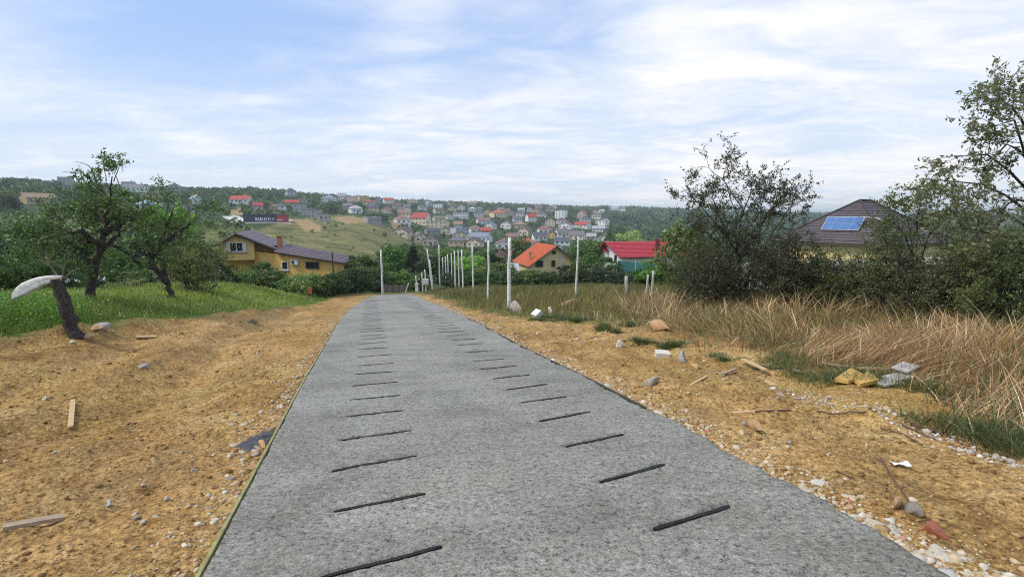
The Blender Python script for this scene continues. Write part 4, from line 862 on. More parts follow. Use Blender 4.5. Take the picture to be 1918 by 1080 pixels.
def teal_fence():
    tm = pmat('teal_shade_mesh', (.035, .17, .165), (.025, .11, .11), 2.5, .8, .3, .02); gm = pmat('grey_green_mesh', (.10, .17, .19), (.07, .12, .14), 2.5, .8, .3, .02)
    P = [(1157, 488, 62), (1190, 491, 61), (1225, 494, 59), (1262, 498, 57), (1300, 502, 55), (1340, 506, 53)]
    p0 = at(*P[0]); o = np.array([p0[0], p0[1], gz(p0[0], p0[1])]); root = empty('mesh_fence', tuple(o), 'teal shade-mesh fence on posts below the red roof', 'fence')
    for i in range(len(P) - 1):
        a, b_ = at(*P[i]), at(*P[i + 1]); ga, gb = gz(a[0], a[1]) - .1, gz(b_[0], b_[1]) - .1; s = MB(); n = np.array([0, .03, 0])
        s.hexa([(a[0], a[1], ga), (b_[0], b_[1], gb), (b_[0], b_[1] + .03, gb), (a[0], a[1] + .03, ga)], [tuple(a), tuple(b_), tuple(b_ + n), tuple(a + n)]); s.obj('mesh_panel', tm if i < 2 else gm, root, o)
        q = MB(); q.tube([(a[0], a[1] - .06, ga - .3), (a[0], a[1] - .06, a[2] + .1)], .04, 6); q.obj('post', FRAME, root, o)
teal_fence()

def hip_house():
    F0 = np.array([32.4, 46.0]); A = np.array([-.5, .866]); B = np.array([.866, .5]); LA, LB = 11.0, 13.0; ze = at(1664, 460, 46)[2]; zr = at(1614, 376, 54)[2]
    L_, R_, K_ = F0 + A * LA, F0 + B * LB, F0 + A * LA + B * LB; mid = F0 + A * LA / 2; q0, q1 = mid + B * LA * .5, mid + B * (LB - LA * .5)
    base = gz(*mid) - .8; o = np.array([*((F0 + K_) / 2), base]); root = empty('hipped_house', tuple(o), 'cream house with dark grey tiled hipped roof and solar panel behind shrubs', 'house')
    rm = tiled_mat('dark_tile_sheets', (.125, .10, .108), (.075, .062, .070), math.radians(-30), 2.4, .6, .35); e = lambda p: (*p, ze)
    r = MB(); n = 16
    def tri_slope(pa, pb, ra, rb): quad_roof(r, e(pa), e(pb), (*rb, zr), (*ra, zr), n, .055)
    tri_slope(F0, L_, q0, q0 + A * .01); tri_slope(R_, F0, q1, q0); tri_slope(K_, R_, q1, q1 + A * .01); tri_slope(L_, K_, q0, q1)
    r.obj('roof', rm, root, o)
    h = MB(); hm = pmat('ridge_caps', (.075, .062, .068), (.05, .042, .046), 5, .8, .3, spec=.2)
    for p, q in ((F0, q0), (L_, q0), (R_, q1), (K_, q1)): h.tube([(*p, ze + .05), (*q, zr + .06)], .11, 6)
    h.tube([(*q0, zr + .06), (*q1, zr + .06)], .12, 6); h.obj('ridge_cap', hm, root, o)
    w = MB(); c = (F0 + K_) / 2; ins = lambda p: c + (p - c) * .91
    Q = [ins(F0), ins(R_), ins(K_), ins(L_)]; w.hexa([(*p, base) for p in Q], [(*p, ze - .06) for p in Q]); w.obj('wall', pmat('straw_render', (.66, .54, .26), (.55, .44, .2), .8, .9, .25, .01), root, o)
    s = MB(); Q2 = [F0, R_, K_, L_]; s.hexa([(*p, ze - .16) for p in Q2], [(*p, ze - .04) for p in Q2]); s.obj('soffit', pmat('brown_soffit', (.1, .07, .05), None, 5, .7, .2), root, o)
    # solar panel lying on the slope above the eave F0-L_
    sl = (zr - ze) / (LA / 2); nrm = np.array([*(-B * sl), 1.0]); nrm /= np.linalg.norm(nrm)
    def on_slope(px, py):
        d = ray(px, py); # plane: z = ze + sl*((xy-F0).B)
        t = (ze - EYE - sl * (F0 @ B)) / (d[2] - sl * (d[:2] @ B)); return np.array([d[0] * t, t, EYE + d[2] * t])
    c0 = on_slope(1580, 424); ux = np.array([*A, 0]); uy = np.cross(nrm, ux); hw, hh = 1.75, .8
    if uy[2] < 0: uy = -uy
    def P(i, j, k): return c0 + ux * i + uy * j + nrm * k
    p = MB(); p.hexa([P(hw, -hh, .12), P(-hw, -hh, .12), P(-hw, hh, .5), P(hw, hh, .5)], [P(hw, -hh, .20), P(-hw, -hh, .20), P(-hw, hh, .58), P(hw, hh, .58)]); sp = p.obj('solar_panel', pmat('panel_frame', (.45, .47, .5), None, 5, .4, .1, metal=.5), root, o); sp['label'] = 'blue solar panel on the front slope'
    gm = pmat('solar_glass', (.10, .20, .42), (.06, .14, .32), 2, .15, 0)
    for i in range(4):
        for j in range(2):
            a0, a1 = -hw + .06 + i * (hw * 2 - .1) / 4, -hw + .02 + (i + 1) * (hw * 2 - .1) / 4; b0, b1 = -hh + .06 + j * (hh * 2 - .1) / 2, -hh + .02 + (j + 1) * (hh * 2 - .1) / 2; z = lambda v: .205 + (v + hh) / (2 * hh) * .38
            g = MB(); g.hexa([P(a1, b0, z(b0) - .005), P(a0, b0, z(b0) - .005), P(a0, b1, z(b1) - .005), P(a1, b1, z(b1) - .005)], [P(a1, b0, z(b0) + .01), P(a0, b0, z(b0) + .01), P(a0, b1, z(b1) + .01), P(a1, b1, z(b1) + .01)]); g.obj('cell', gm, sp, o)
    pp = MB(); pp.tube([P(-hw, hh, .5), P(-hw - .8, hh + .1, .35), P(-hw - 1.6, hh - .3, .3)], .05, 6); pp.obj('pipe', FRAME, root, o)
hip_house()
# ------------------------------------------------------------------ vegetation
LM = {
 'dark': leafmat('leaves_dark', [(0, (0.025, 0.053, 0.015)), (.5, (0.054, 0.110, 0.028)), (1, (0.115, 0.186, 0.050))]),
 'mid': leafmat('leaves_mid', [(0, (0.042, 0.092, 0.020)), (.5, (0.095, 0.186, 0.035)), (1, (0.190, 0.306, 0.067))]),
 'bright': leafmat('leaves_bright', [(0, (0.073, 0.186, 0.023)), (.5, (0.157, 0.350, 0.039)), (1, (0.316, 0.525, 0.087))]),
 'olive': leafmat('leaves_olive', [(0, (0.062, 0.092, 0.028)), (.5, (0.157, 0.208, 0.057)), (1, (0.316, 0.361, 0.116))]),
 'light': leafmat('leaves_light', [(0, (0.106, 0.175, 0.048)), (.5, (0.232, 0.339, 0.097)), (1, (0.440, 0.547, 0.193))]),
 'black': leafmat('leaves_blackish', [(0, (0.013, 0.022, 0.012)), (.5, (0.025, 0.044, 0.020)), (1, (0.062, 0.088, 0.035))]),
 'thicket': leafmat('leaves_thicket', [(0, (.055, .065, .032)), (.45, (.15, .165, .078)), (.8, (.27, .29, .145)), (1, (.48, .50, .31))], trans=.5),
 'thicketgreen': leafmat('leaves_thicket_green', [(0, (.06, .08, .025)), (.45, (.15, .19, .06)), (.8, (.26, .30, .11)), (1, (.44, .46, .22))], trans=.5),
 'apple': leafmat('leaves_apple', [(0, (0.031, 0.070, 0.015)), (.5, (0.089, 0.171, 0.035)), (.85, (0.190, 0.295, 0.067)), (1, (0.358, 0.459, 0.174))]),
}
WOOD = leafmat('woodland_leaves', [(0, (0.025, 0.059, 0.021)), (.35, (0.050, 0.105, 0.031)), (.65, (0.089, 0.166, 0.042)), (.85, (0.148, 0.230, 0.057)), (1, (0.252, 0.306, 0.087))], trans=.25, tint=True, spread=.45, rough=.6)
BARK = pmat('grey_brown_bark', (.085, .065, .05), (.03, .023, .018), 9, .95, .9, .02)
BARKD = pmat('dark_bark', (.085, .068, .056), (.012, .010, .009), 16, .95, 1.0, .04)
TWIG = pmat('pale_twig', (.20, .165, .13), (.09, .07, .055), 14, .9, .4, .004)

def leaf_quads(c, size, r, aspect=.5, up=.25, dirs=None):
    n = len(c); u = r.normal(size=(n, 3)); u[:, 2] *= .8
    if dirs is not None: u = u * .6 + dirs
    u /= np.linalg.norm(u, axis=1, keepdims=True) + 1e-9
    w = r.normal(size=(n, 3)); w[:, 2] += up * 0; v = np.cross(u, w); v /= np.linalg.norm(v, axis=1, keepdims=True) + 1e-9
    nrm = np.cross(u, v); s = np.asarray(size).reshape(-1, 1) * np.ones((n, 1))
    fold = nrm * s * .12
    P = np.stack([c - u * s * .5, c + v * s * aspect * .5 + fold, c + u * s * .5, c - v * s * aspect * .5 + fold], 1).reshape(-1, 3)
    return P, np.arange(4 * n).reshape(-1, 4)

def crown_mesh(name, mat, seed, clumps=46, per=60, leaf=.075, shape='round'):
    """unit crown: about 1 wide, 1 high, foot at z=0"""
    r = np.random.default_rng(seed); C_ = []; S = []
    k = 0
    while k < clumps:
        p = r.uniform(-1, 1, 3)
        q = p / np.array([1, 1, 1])
        rad = np.linalg.norm(q)
        if rad > 1 or rad < .30: continue
        z = (p[2] + 1) / 2
        if shape == 'round': w = .5 * (1 - .35 * max(0, z - .55)); x, y, zz = p[0] * w, p[1] * w, .08 + z * .86
        elif shape == 'tall': w = .5 * (1 - .55 * abs(z - .35)); x, y, zz = p[0] * w, p[1] * w, .04 + z * .92
        elif shape == 'bush': x, y, zz = p[0] * .52, p[1] * .52, max(.03, z) * .9
        else: w = .5 * (1 - z) ** .8 + .03; x, y, zz = p[0] / max(rad, .01) * w * r.uniform(.4, 1), p[1] / max(rad, .01) * w * r.uniform(.4, 1), z
        cr = r.uniform(.07, .15); m = int(per * r.uniform(.5, 1.4))
        pts = r.normal(size=(m, 3)); pts *= (r.uniform(.3, 1, (m, 1)) ** .5) / (np.linalg.norm(pts, axis=1, keepdims=True) + 1e-9)
        C_.append(np.array([x, y, zz]) + pts * cr * np.array([1.15, 1.15, .75])); S.append(leaf * r.uniform(.6, 1.4, m)); k += 1
    # stray sprays breaking the outline
    for _ in range(clumps // 3):
        a = r.uniform(0, 6.28); z = r.uniform(.2, 1.0); rr = .5 * math.sqrt(max(.05, 1 - (2 * z - 1) ** 2)) * r.uniform(.9, 1.15); d = np.array([math.cos(a) * rr, math.sin(a) * rr, z])
        if shape == 'cone': continue
        t = r.uniform(0, 1, (10, 1)); C_.append(d * (1 - .18 * t) + np.array([0, 0, .06]) * (1 - t) + r.normal(size=(10, 3)) * .018); S.append(leaf * r.uniform(.5, 1.0, 10))
    v, f = leaf_quads(np.concatenate(C_), np.concatenate(S), r, .6)
    return mk_mesh(name, v, f, mat)
def trunk_mesh(seed):
    r = random.Random(seed); b = MB(); pts = [np.array([0, 0, -.12])]
    for i in range(5): pts.append(pts[-1] + np.array([r.uniform(-.03, .03), r.uniform(-.03, .03), .13]))
    b.tube(pts, [.035, .03, .026, .022, .016, .008], 6)
    for k in range(6):
        p = pts[r.randint(2, 4)]; a = r.uniform(0, 6.28); q = p + np.array([math.cos(a) * .17, math.sin(a) * .17, r.uniform(.1, .25)]); b.tube([p, (p + q) / 2 + np.array([0, 0, .02]), q + np.array([0, 0, .06])], [.014, .009, .003], 5)
    return b.mesh('trunk', BARKD, True)
TRUNKS = [trunk_mesh(i) for i in range(4)]
CROWNS = {}
for kind in ('dark', 'mid', 'bright', 'olive', 'light'):
    CROWNS[kind] = [crown_mesh('crown', LM[kind], hash(kind) % 7 + 11 * i + len(kind), 64, 64, .062, ('round', 'tall', 'bush')[i]) for i in range(3)]
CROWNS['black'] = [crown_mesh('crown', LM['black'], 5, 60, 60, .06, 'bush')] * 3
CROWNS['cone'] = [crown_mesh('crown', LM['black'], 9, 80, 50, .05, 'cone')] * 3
def tree(px, base, top, wpx, Y, kind, form, label, group=None, name='tree', cat='tree', sink=0.0):
    p = at(px, base, Y); g = gz(p[0], p[1]); zt = at(px, top, Y)[2]; h = max(zt - g, 1.0); w = wpx * Y / 1000
    root = empty(name, (p[0], p[1], g - .05), label, cat, group, random.uniform(0, 6.28))
    fi = {'round': 0, 'tall': 1, 'bush': 2}[form]
    c = mobj('crown', CROWNS[kind][fi], root); c.scale = (w, w, h * (.86 if form != 'bush' else 1.0)); c.location = (0, 0, h * .14 if form != 'bush' else 0)
    t = mobj('trunk', TRUNKS[random.randrange(4)], root); t.scale = (h, h, h * .9)
    return root
# trees and shrubs of the middle distance: column, base row, top row, width, depth, tone, form, label
MID = [
 (20, 560, 470, 110, 30, 'dark', 'bush', 'dark shrub at the far side of the grass behind the white sheet'),
 (-30, 560, 440, 110, 34, 'dark', 'round', 'dark tree at the end of the left hedge'),
 (70, 550, 405, 120, 44, 'mid', 'round', 'mid green hedge tree left of the gnarled apple tree'),
 (135, 548, 425, 100, 42, 'olive', 'round', 'olive hedge tree behind the gnarled apple tree'),
 (225, 548, 452, 80, 36, 'mid', 'bush', 'low green bush between the two apple trunks'),
 (262, 548, 440, 110, 44, 'dark', 'round', 'dark hedge tree behind the forked apple tree'),
 (315, 500, 372, 104, 62, 'bright', 'round', 'fresh green round-topped tree behind the forked apple tree'),
 (335, 545, 415, 110, 46, 'dark', 'round', 'dark broad tree under the fresh green top'),
 (372, 545, 436, 90, 40, 'olive', 'bush', 'grey-green shrub beside the yellow house'),
 (392, 548, 470, 80, 38, 'dark', 'bush', 'dark shrub at the corner of the yellow house'),
 (250, 542, 515, 44, 27, 'light', 'bush', 'low yellowing bush on the orchard grass'),
 (170, 568, 540, 56, 22, 'dark', 'bush', 'dark low bush at the foot of the apple tree'),
 (445, 550, 497, 90, 40, 'mid', 'bush', 'green bush below the bay of the yellow house'),
 (492, 552, 486, 74, 38, 'dark', 'bush', 'dark bush in front of the yellow house wing'),
 (516, 552, 500, 60, 37, 'olive', 'bush', 'olive bush under the small wing window'),
 (548, 552, 512, 50, 35, 'mid', 'bush', 'green bush under the air conditioner'),
 (576, 548, 503, 56, 34, 'light', 'bush', 'pale leafy bush beside the orange clay block'),
 (612, 548, 508, 60, 36, 'dark', 'bush', 'dark bush at the end of the yellow wing'),
 (634, 552, 503, 56, 37, 'mid', 'bush', 'green bush covering the corner of the yellow wing'),
 (668, 552, 498, 60, 40, 'dark', 'bush', 'dark hedge bush right of the yellow wing corner'),
 (598, 550, 508, 46, 34.5, 'olive', 'bush', 'olive bush between the pale bush and the wing end'),
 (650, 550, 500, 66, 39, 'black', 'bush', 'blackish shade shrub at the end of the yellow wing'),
 (676, 545, 474, 70, 54, 'mid', 'round', 'green tree between the yellow house and the first pole'),
 (688, 540, 492, 70, 46, 'olive', 'bush', 'olive shrub behind the lone pole at the lane end'),
 (735, 530, 453, 66, 84, 'bright', 'tall', 'bright green tree behind the lone pole at the lane end'),
 (712, 548, 505, 56, 44, 'dark', 'bush', 'dark shrub left of the picket fence'),
 (752, 545, 500, 60, 47, 'mid', 'bush', 'green bush above the picket fence'),
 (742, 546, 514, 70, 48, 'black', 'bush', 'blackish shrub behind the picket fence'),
 (790, 545, 503, 44, 50, 'olive', 'bush', 'olive bush behind the meter box'),
 (812, 540, 478, 70, 62, 'dark', 'round', 'dark tree behind the leaning poles'),
 (846, 540, 462, 90, 78, 'mid', 'round', 'green round tree behind the closely spaced poles'),
 (880, 540, 472, 80, 64, 'bright', 'bush', 'leafy bright bush behind the closely spaced poles'),
 (905, 538, 468, 80, 82, 'mid', 'round', 'green tree behind the pole beside the thick one'),
 (930, 538, 486, 70, 58, 'olive', 'bush', 'olive bush beside the metal shed'),
 (865, 540, 500, 90, 52, 'dark', 'bush', 'dark hedge bush at the foot of the pole row'),
 (905, 540, 502, 70, 48, 'mid', 'bush', 'green hedge bush at the foot of the pole row'),
 (955, 532, 503, 56, 46, 'dark', 'bush', 'dark hedge bush in front of the metal shed'),
 (990, 530, 500, 60, 50, 'olive', 'bush', 'olive hedge bush under the orange roof eave'),
 (1026, 530, 505, 60, 48, 'mid', 'bush', 'low green hedge bush below the orange house windows'),
 (1058, 532, 494, 56, 50, 'dark', 'bush', 'dark hedge bush right of the orange house windows'),
 (1086, 532, 490, 54, 48, 'olive', 'bush', 'olive hedge bush behind the isolated pole'),
 (978, 500, 442, 60, 125, 'olive', 'round', 'drooping willow-like tree left of the orange roof'),
 (1104, 520, 446, 100, 92, 'mid', 'round', 'broad green tree between the orange and red roofs'),
 (1072, 500, 462, 50, 110, 'dark', 'round', 'dark tree behind the orange roof ridge'),
 (1130, 530, 478, 70, 62, 'dark', 'bush', 'dark shrub left of the teal fence'),
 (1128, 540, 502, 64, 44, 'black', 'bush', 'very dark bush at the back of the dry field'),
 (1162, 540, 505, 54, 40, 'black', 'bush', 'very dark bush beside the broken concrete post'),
 (1240, 540, 478, 90, 36, 'bright', 'bush', 'fresh green shrub in front of the red house'),
 (1210, 540, 498, 70, 38, 'mid', 'bush', 'green shrub in front of the teal fence'),
 (1275, 545, 410, 100, 27, 'olive', 'round', 'yellowish olive tree at the near end of the thicket'),
 (1175, 478, 426, 70, 165, 'light', 'round', 'pale green crown standing before the dark wood'),
 (1150, 480, 428, 60, 175, 'mid', 'round', 'green crown beside the pale crown before the dark wood'),
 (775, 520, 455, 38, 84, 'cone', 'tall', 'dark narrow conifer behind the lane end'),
]
for m in MID: tree(*m, None, 'conifer' if m[5] == 'cone' else ('shrub' if m[6] == 'bush' else 'tree'), 'shrub' if m[6] == 'bush' else 'tree')

# ---- trees of the hillside: 260 as single trees, the rest as one wood -----------------------------
def hillside():
    r = np.random.default_rng(21); rect = np.array(HOUSE_RECTS)
    pts = []
    n = 36000
    az = r.uniform(math.radians(-50), math.radians(48), n); R = 95 + (1900 - 95) * r.uniform(0, 1, n) ** 1.9
    X = R * np.sin(az); Y = R * np.cos(az); Z = ground_h(X, Y); P = np.stack([X, Y, Z], -1); px, py = project(P)
    keep = ~in_poly(px, py, MEADOW) | (r.uniform(0, 1, n) < .16)
    keep &= ~(in_poly(px, py, ROUGH) & (r.uniform(0, 1, n) < .50))
    for t in TANS: keep &= ~in_poly(px, py, t)
    keep &= ~in_poly(px, py, PAVE) & (R > 110)
    S = r.uniform(3.2, 7.6, n) * np.where(R > 650, 1.25, 1) * np.where(in_poly(px, py, ROUGH), .55, 1) * np.where(in_poly(px, py, MEADOW), r.uniform(.12, .4, n), 1) * np.where(R > 1000, 1.25, 1) * np.where((px > 1120) & (R > 250), 1.3, 1)
    hp = S / Y * 1000; wp = hp * .9
    vis = r.uniform(0, 1, n) < np.clip(.16 + R / 1300, .2, .8)
    keep &= vis
    for x0, y0, x1, y1, Yh, hx, hy, hw in rect:
        ov = (px + wp * .42 > x0) & (px - wp * .42 < x1) & (py - hp < y1 - 1) & (py > y0) & (Y < Yh + 4)
        strict = (py - hp < y0 + (y1 - y0) * r.uniform(.55, .75, n))
        keep &= ~(ov & strict)
        keep &= np.hypot(X - hx, Y - hy) > hw * .6
    # keep the near houses, the road axis and their surroundings open
    keep &= ~((px > 395) & (px < 720) & (py - hp < 520) & (R < 180) & (py > 430))
    keep &= ~((px > 930) & (px < 1260) & (Y < 130))
    keep &= ~((px > 1440) & (Y < 110))
    idx = np.nonzero(keep)[0]; print('hill trees', len(idx))
    return X[idx], Y[idx], Z[idx], S[idx], hp[idx], px[idx], py[idx]
hX, hY, hZ, hS, hP, hpx, hpy = hillside()
FARP = []
for i in range(5):
    r = np.random.default_rng(40 + i); C_ = []
    for k in range(13):
        p = r.normal(size=3); p /= np.linalg.norm(p); p *= r.uniform(.25, 1) ** .6; c = np.array([p[0] * .42, p[1] * .42, .52 + p[2] * .40]); C_.append(c + r.normal(size=(6, 3)) * np.array([.075, .075, .06]))
    v, f = leaf_quads(np.concatenate(C_), .19 * r.uniform(.7, 1.3, 78), r, .75); FARP.append((v, f))
order = np.argsort(-hP)
single = [i for i in order if 60 < hpx[i] + 60 < 1400][:250]; sset = set(single)
VT = [('round dull green tree among the houses of the far slope', 'dull green trees among the far houses', 'mid'), ('dark green tree among the houses of the far slope', 'dark trees among the far houses', 'dark'),
      ('olive green tree among the houses of the far slope', 'olive trees among the far houses', 'olive'), ('bushy green tree on the rough hillside behind the orchard', 'trees on the rough hill behind the orchard', 'mid')]
for i in single:
    near_left = hpx[i] < 430; q = 3 if near_left else random.choices((0, 1, 2), (5, 4, 2))[0]; lab, grp, kd = VT[q]
    if q == 3: kd = random.choice(('mid', 'dark', 'olive', 'mid'))
    root = empty('hillside_tree', (hX[i], hY[i], hZ[i] - .1), lab, 'tree', grp, random.uniform(0, 6.28)); s = hS[i]
    c = mobj('crown', CROWNS[kd][random.choice((0, 0, 1, 2))], root, (0, 0, s * .06)); c.scale = (s * random.uniform(.85, 1.15), s * random.uniform(.85, 1.1), s * .95)
    t = mobj('trunk', TRUNKS[random.randrange(4)], root); t.scale = (s, s, s * .8)
def wood():
    r = np.random.default_rng(5); V = []; Fc = []; T = []; n = 0
    for i in range(len(hX)):
        if i in sset: continue
        v, f = FARP[r.integers(5)]; s = hS[i]; a = r.uniform(0, 6.28); ca, sa = math.cos(a), math.sin(a); w = s * r.uniform(.85, 1.25)
        V.append(np.stack([(v[:, 0] * ca - v[:, 1] * sa) * w + hX[i], (v[:, 0] * sa + v[:, 1] * ca) * w + hY[i], v[:, 2] * s + hZ[i] - .3], -1)); Fc.append(f + n); n += len(v); T.append(np.full(len(v), r.uniform(0, 1)))
    me = mk_mesh('hillside_wood', np.concatenate(V), np.concatenate(Fc), WOOD, attrs={'tint': np.concatenate(T)})
    tag(mobj('hillside_wood', me), 'far woods and garden trees covering the hillside in one mass', None, None, 'stuff')
wood()

# ---- near woody plants grown branch by branch -----------------------------------------------------
def perp(d, r):
    v = r.normal(size=3); v -= d * (v @ d); return v / (np.linalg.norm(v) + 1e-9)
def gnarl(pts, r, k=.03):
    out = []
    for i in range(len(pts) - 1):
        a, b = np.array(pts[i]), np.array(pts[i + 1])
        for t in (0, .33, .66): out.append(a + (b - a) * t + (r.normal(size=3) * k if (i or t) else 0))
    out.append(np.array(pts[-1])); return out
class Plant:
    def __init__(s, seed): s.r = np.random.default_rng(seed); s.b = MB(); s.lc = []; s.ld = []; s.tips = []
    def limb(s, pts, rad, n=8): s.b.tube(pts, rad, n); return pts
    def grow(s, p, d, ln, rad, lev, maxlev, curl=.25, lift=.05, kids=4, leaves=8, spread=.8, shrink=.62):
        r = s.r; p = np.array(p, float); d = np.array(d, float); d /= np.linalg.norm(d); n = 4; pts = [p]; rads = [rad]
        for i in range(n):
            d = d + r.normal(size=3) * curl * .5; d[2] += lift; d /= np.linalg.norm(d); p = p + d * ln / n; pts.append(p); rads.append(rad * (1 - .75 * (i + 1) / n))
        s.b.tube(pts, rads, 5 if lev < maxlev else 3, cap=False)
        if lev >= maxlev - 1:
            m = leaves if lev == maxlev else leaves // 2
            for _ in range(m):
                t = r.uniform(.15, 1.0) * n; i = min(int(t), n - 1); q = pts[i] + (pts[i + 1] - pts[i]) * (t - i)
                dd = perp(d, r) * .8 + d * .6; s.lc.append(q + dd * .03 + r.normal(size=3) * .025); s.ld.append(dd)
        if lev < maxlev:
            for k in range(kids):
                t = r.uniform(.3, 1.0) * n; i = min(int(t), n - 1); q = pts[i] + (pts[i + 1] - pts[i]) * (t - i)
                nd = d * (1 - spread * .5) + perp(d, r) * spread; s.grow(q, nd, ln * shrink * r.uniform(.7, 1.2), rad * .5, lev + 1, maxlev, curl, lift, kids, leaves, spread, shrink)
    def finish(s, root, o, bark, leafm, leaf, bname='branches', lname='foliage', aspect=.45):
        if s.b.v: s.b.obj(bname, bark, root, o, True)
        if s.lc:
            c = np.array(s.lc) - o; v, f = leaf_quads(c, leaf * s.r.uniform(.65, 1.35, len(c)), s.r, aspect, dirs=np.array(s.ld)); mobj(lname, mk_mesh(lname, v, f, leafm), root)

def shrub(px, base, top, spread_px, Y, label, leafm='thicket', seed=0, stems=9, kids=4, leaves=10, leaf=.07, lev=3, lean=(0, 0), name='shrub', cat='shrub', curl=.35, flare=.55, low=True):
    p0 = at(px, base, Y); p0[2] = gz(p0[0], p0[1]) - .05; h = at(px, top, Y)[2] - p0[2]; R = spread_px * Y / 1000
    root = empty(name, tuple(p0), label, cat); pl = Plant(seed + 100); r = pl.r
    for k in range(stems):
        a = 2 * math.pi * (k + r.uniform(-.3, .3)) / stems; out = R / h * flare * r.uniform(.2, 1.1)
        d = np.array([math.cos(a) * out + lean[0], math.sin(a) * out * .8 + lean[1], 1.0]); tall = r.uniform(.45, .8) if k else .85
        q = p0 + np.array([math.cos(a) * R * .25 * r.uniform(0, 1), math.sin(a) * R * .2, 0])
        pl.grow(q, d, h * tall * .80, .012 + .008 * h, 0, lev, curl, .03, kids + 1, leaves, .85, .55)
    if low:                                            # dense twiggy skirt
        for k in range(int(stems * 1.2)):
            a = r.uniform(0, 6.28); rr = R * r.uniform(.1, .9); q = p0 + np.array([math.cos(a) * rr, math.sin(a) * rr * .8, 0]); pl.grow(q, (r.normal() * .5, r.normal() * .5, 1), h * r.uniform(.28, .5), .012, 1, lev, .45, .02, kids + 1, leaves, .9, .62)
    pl.finish(root, p0, BARKD, LM[leafm], leaf)
    return root
def fan_shrub(base, Y, limbs, label, seed, leafm, leaf=.07, skirt=30, sr=1.7, tall=(1.1, 2.3), per=13, rad=.022):
    b0 = at(*base, Y); b0[2] = gz(b0[0], b0[1]) - .05; root = empty('shrub', tuple(b0), label, 'shrub'); pl = Plant(seed); r = pl.r
    for pts in limbs:
        dy = r.normal() * .6; P = gnarl([at(x, y, Y + dy * k / len(pts)) for k, (x, y) in enumerate(pts)], r, .02); pl.limb(P, list(np.linspace(rad, .005, len(P))), 6)
        for t in np.linspace(.25, 1, per):
            i = min(int(t * (len(P) - 1)), len(P) - 2); d = P[i + 1] - P[i]; d /= np.linalg.norm(d); pl.grow(P[i], d * .5 + perp(d, r) * .8, .55 * r.uniform(.6, 1.25), .006, 2, 3, .4, .02, 5, 12, .75, .62)
    for k in range(skirt):
        a = r.uniform(0, 6.28); rr = sr * r.uniform(.1, 1); q = b0 + np.array([math.cos(a) * rr, math.sin(a) * rr * .7, 0]); pl.grow(q, (r.normal() * .4, r.normal() * .4, 1), r.uniform(*tall), .016, 1, 3, .4, .02, 5, 14, .85, .6)
    pl.finish(root, b0, BARKD, LM[leafm], leaf)
fan_shrub((1388, 562), 16, [[(1388, 562), (1380, 470), (1378, 400), (1362, 345), (1325, 312), (1298, 314)], [(1380, 470), (1392, 390), (1352, 335), (1368, 305), (1384, 292)], [(1392, 550), (1420, 450), (1425, 385), (1440, 345), (1452, 335)], [(1385, 480), (1340, 420), (1300, 375), (1276, 350)], [(1400, 520), (1450, 430), (1480, 390), (1500, 376), (1524, 366)], [(1380, 420), (1402, 372), (1412, 338), (1420, 330)], [(1425, 420), (1462, 375), (1475, 358)], [(1360, 470), (1320, 430), (1292, 400)], [(1385, 500), (1375, 430), (1335, 375), (1312, 355)], [(1400, 480), (1430, 410), (1400, 356)], [(1370, 460), (1345, 400), (1330, 350)], [(1410, 470), (1440, 400), (1450, 372)]], 'tall open shrub with leafy crossing branches against the sky', 201, 'thicket', .074, 20)
fan_shrub((1715, 590), 12.4, [[(1715, 590), (1712, 480), (1700, 410), (1690, 372)], [(1716, 520), (1742, 435), (1754, 385), (1764, 360)], [(1712, 480), (1685, 425), (1664, 402)], [(1740, 440), (1778, 405), (1800, 390)], [(1712, 450), (1722, 395), (1722, 365)], [(1705, 500), (1672, 460), (1650, 445)]], 'upright shrub overlapping the right edge of the tiled roof', 206, 'thicketgreen', .064, 15, 1.3, (.8, 1.7), 15, .018)
shrub(1330, 560, 400, 85, 17.5, 'dense olive shrub at the left foot of the tall open shrub', 'thicketgreen', 2, 9, 4, 12, .06, 3)
shrub(1462, 565, 372, 95, 15, 'dark tangled shrub between the tall open shrub and the solar roof', 'thicket', 3, 10, 4, 11, .06, 3)
shrub(1545, 575, 415, 95, 14, 'low dense shrub below the solar panel roof', 'thicketgreen', 4, 9, 4, 12, .058, 3)
shrub(1625, 585, 415, 95, 13.2, 'low dark shrub under the right slope of the tiled roof', 'thicket', 5, 9, 4, 12, .056, 3)
shrub(1790, 600, 400, 90, 11.2, 'dense dark shrub between the upright shrub and the arching tree', 'thicket', 7, 9, 4, 12, .054, 3)
shrub(1880, 610, 390, 95, 10.2, 'dense olive shrub under the arching tree', 'thicketgreen', 8, 9, 4, 12, .052, 3)
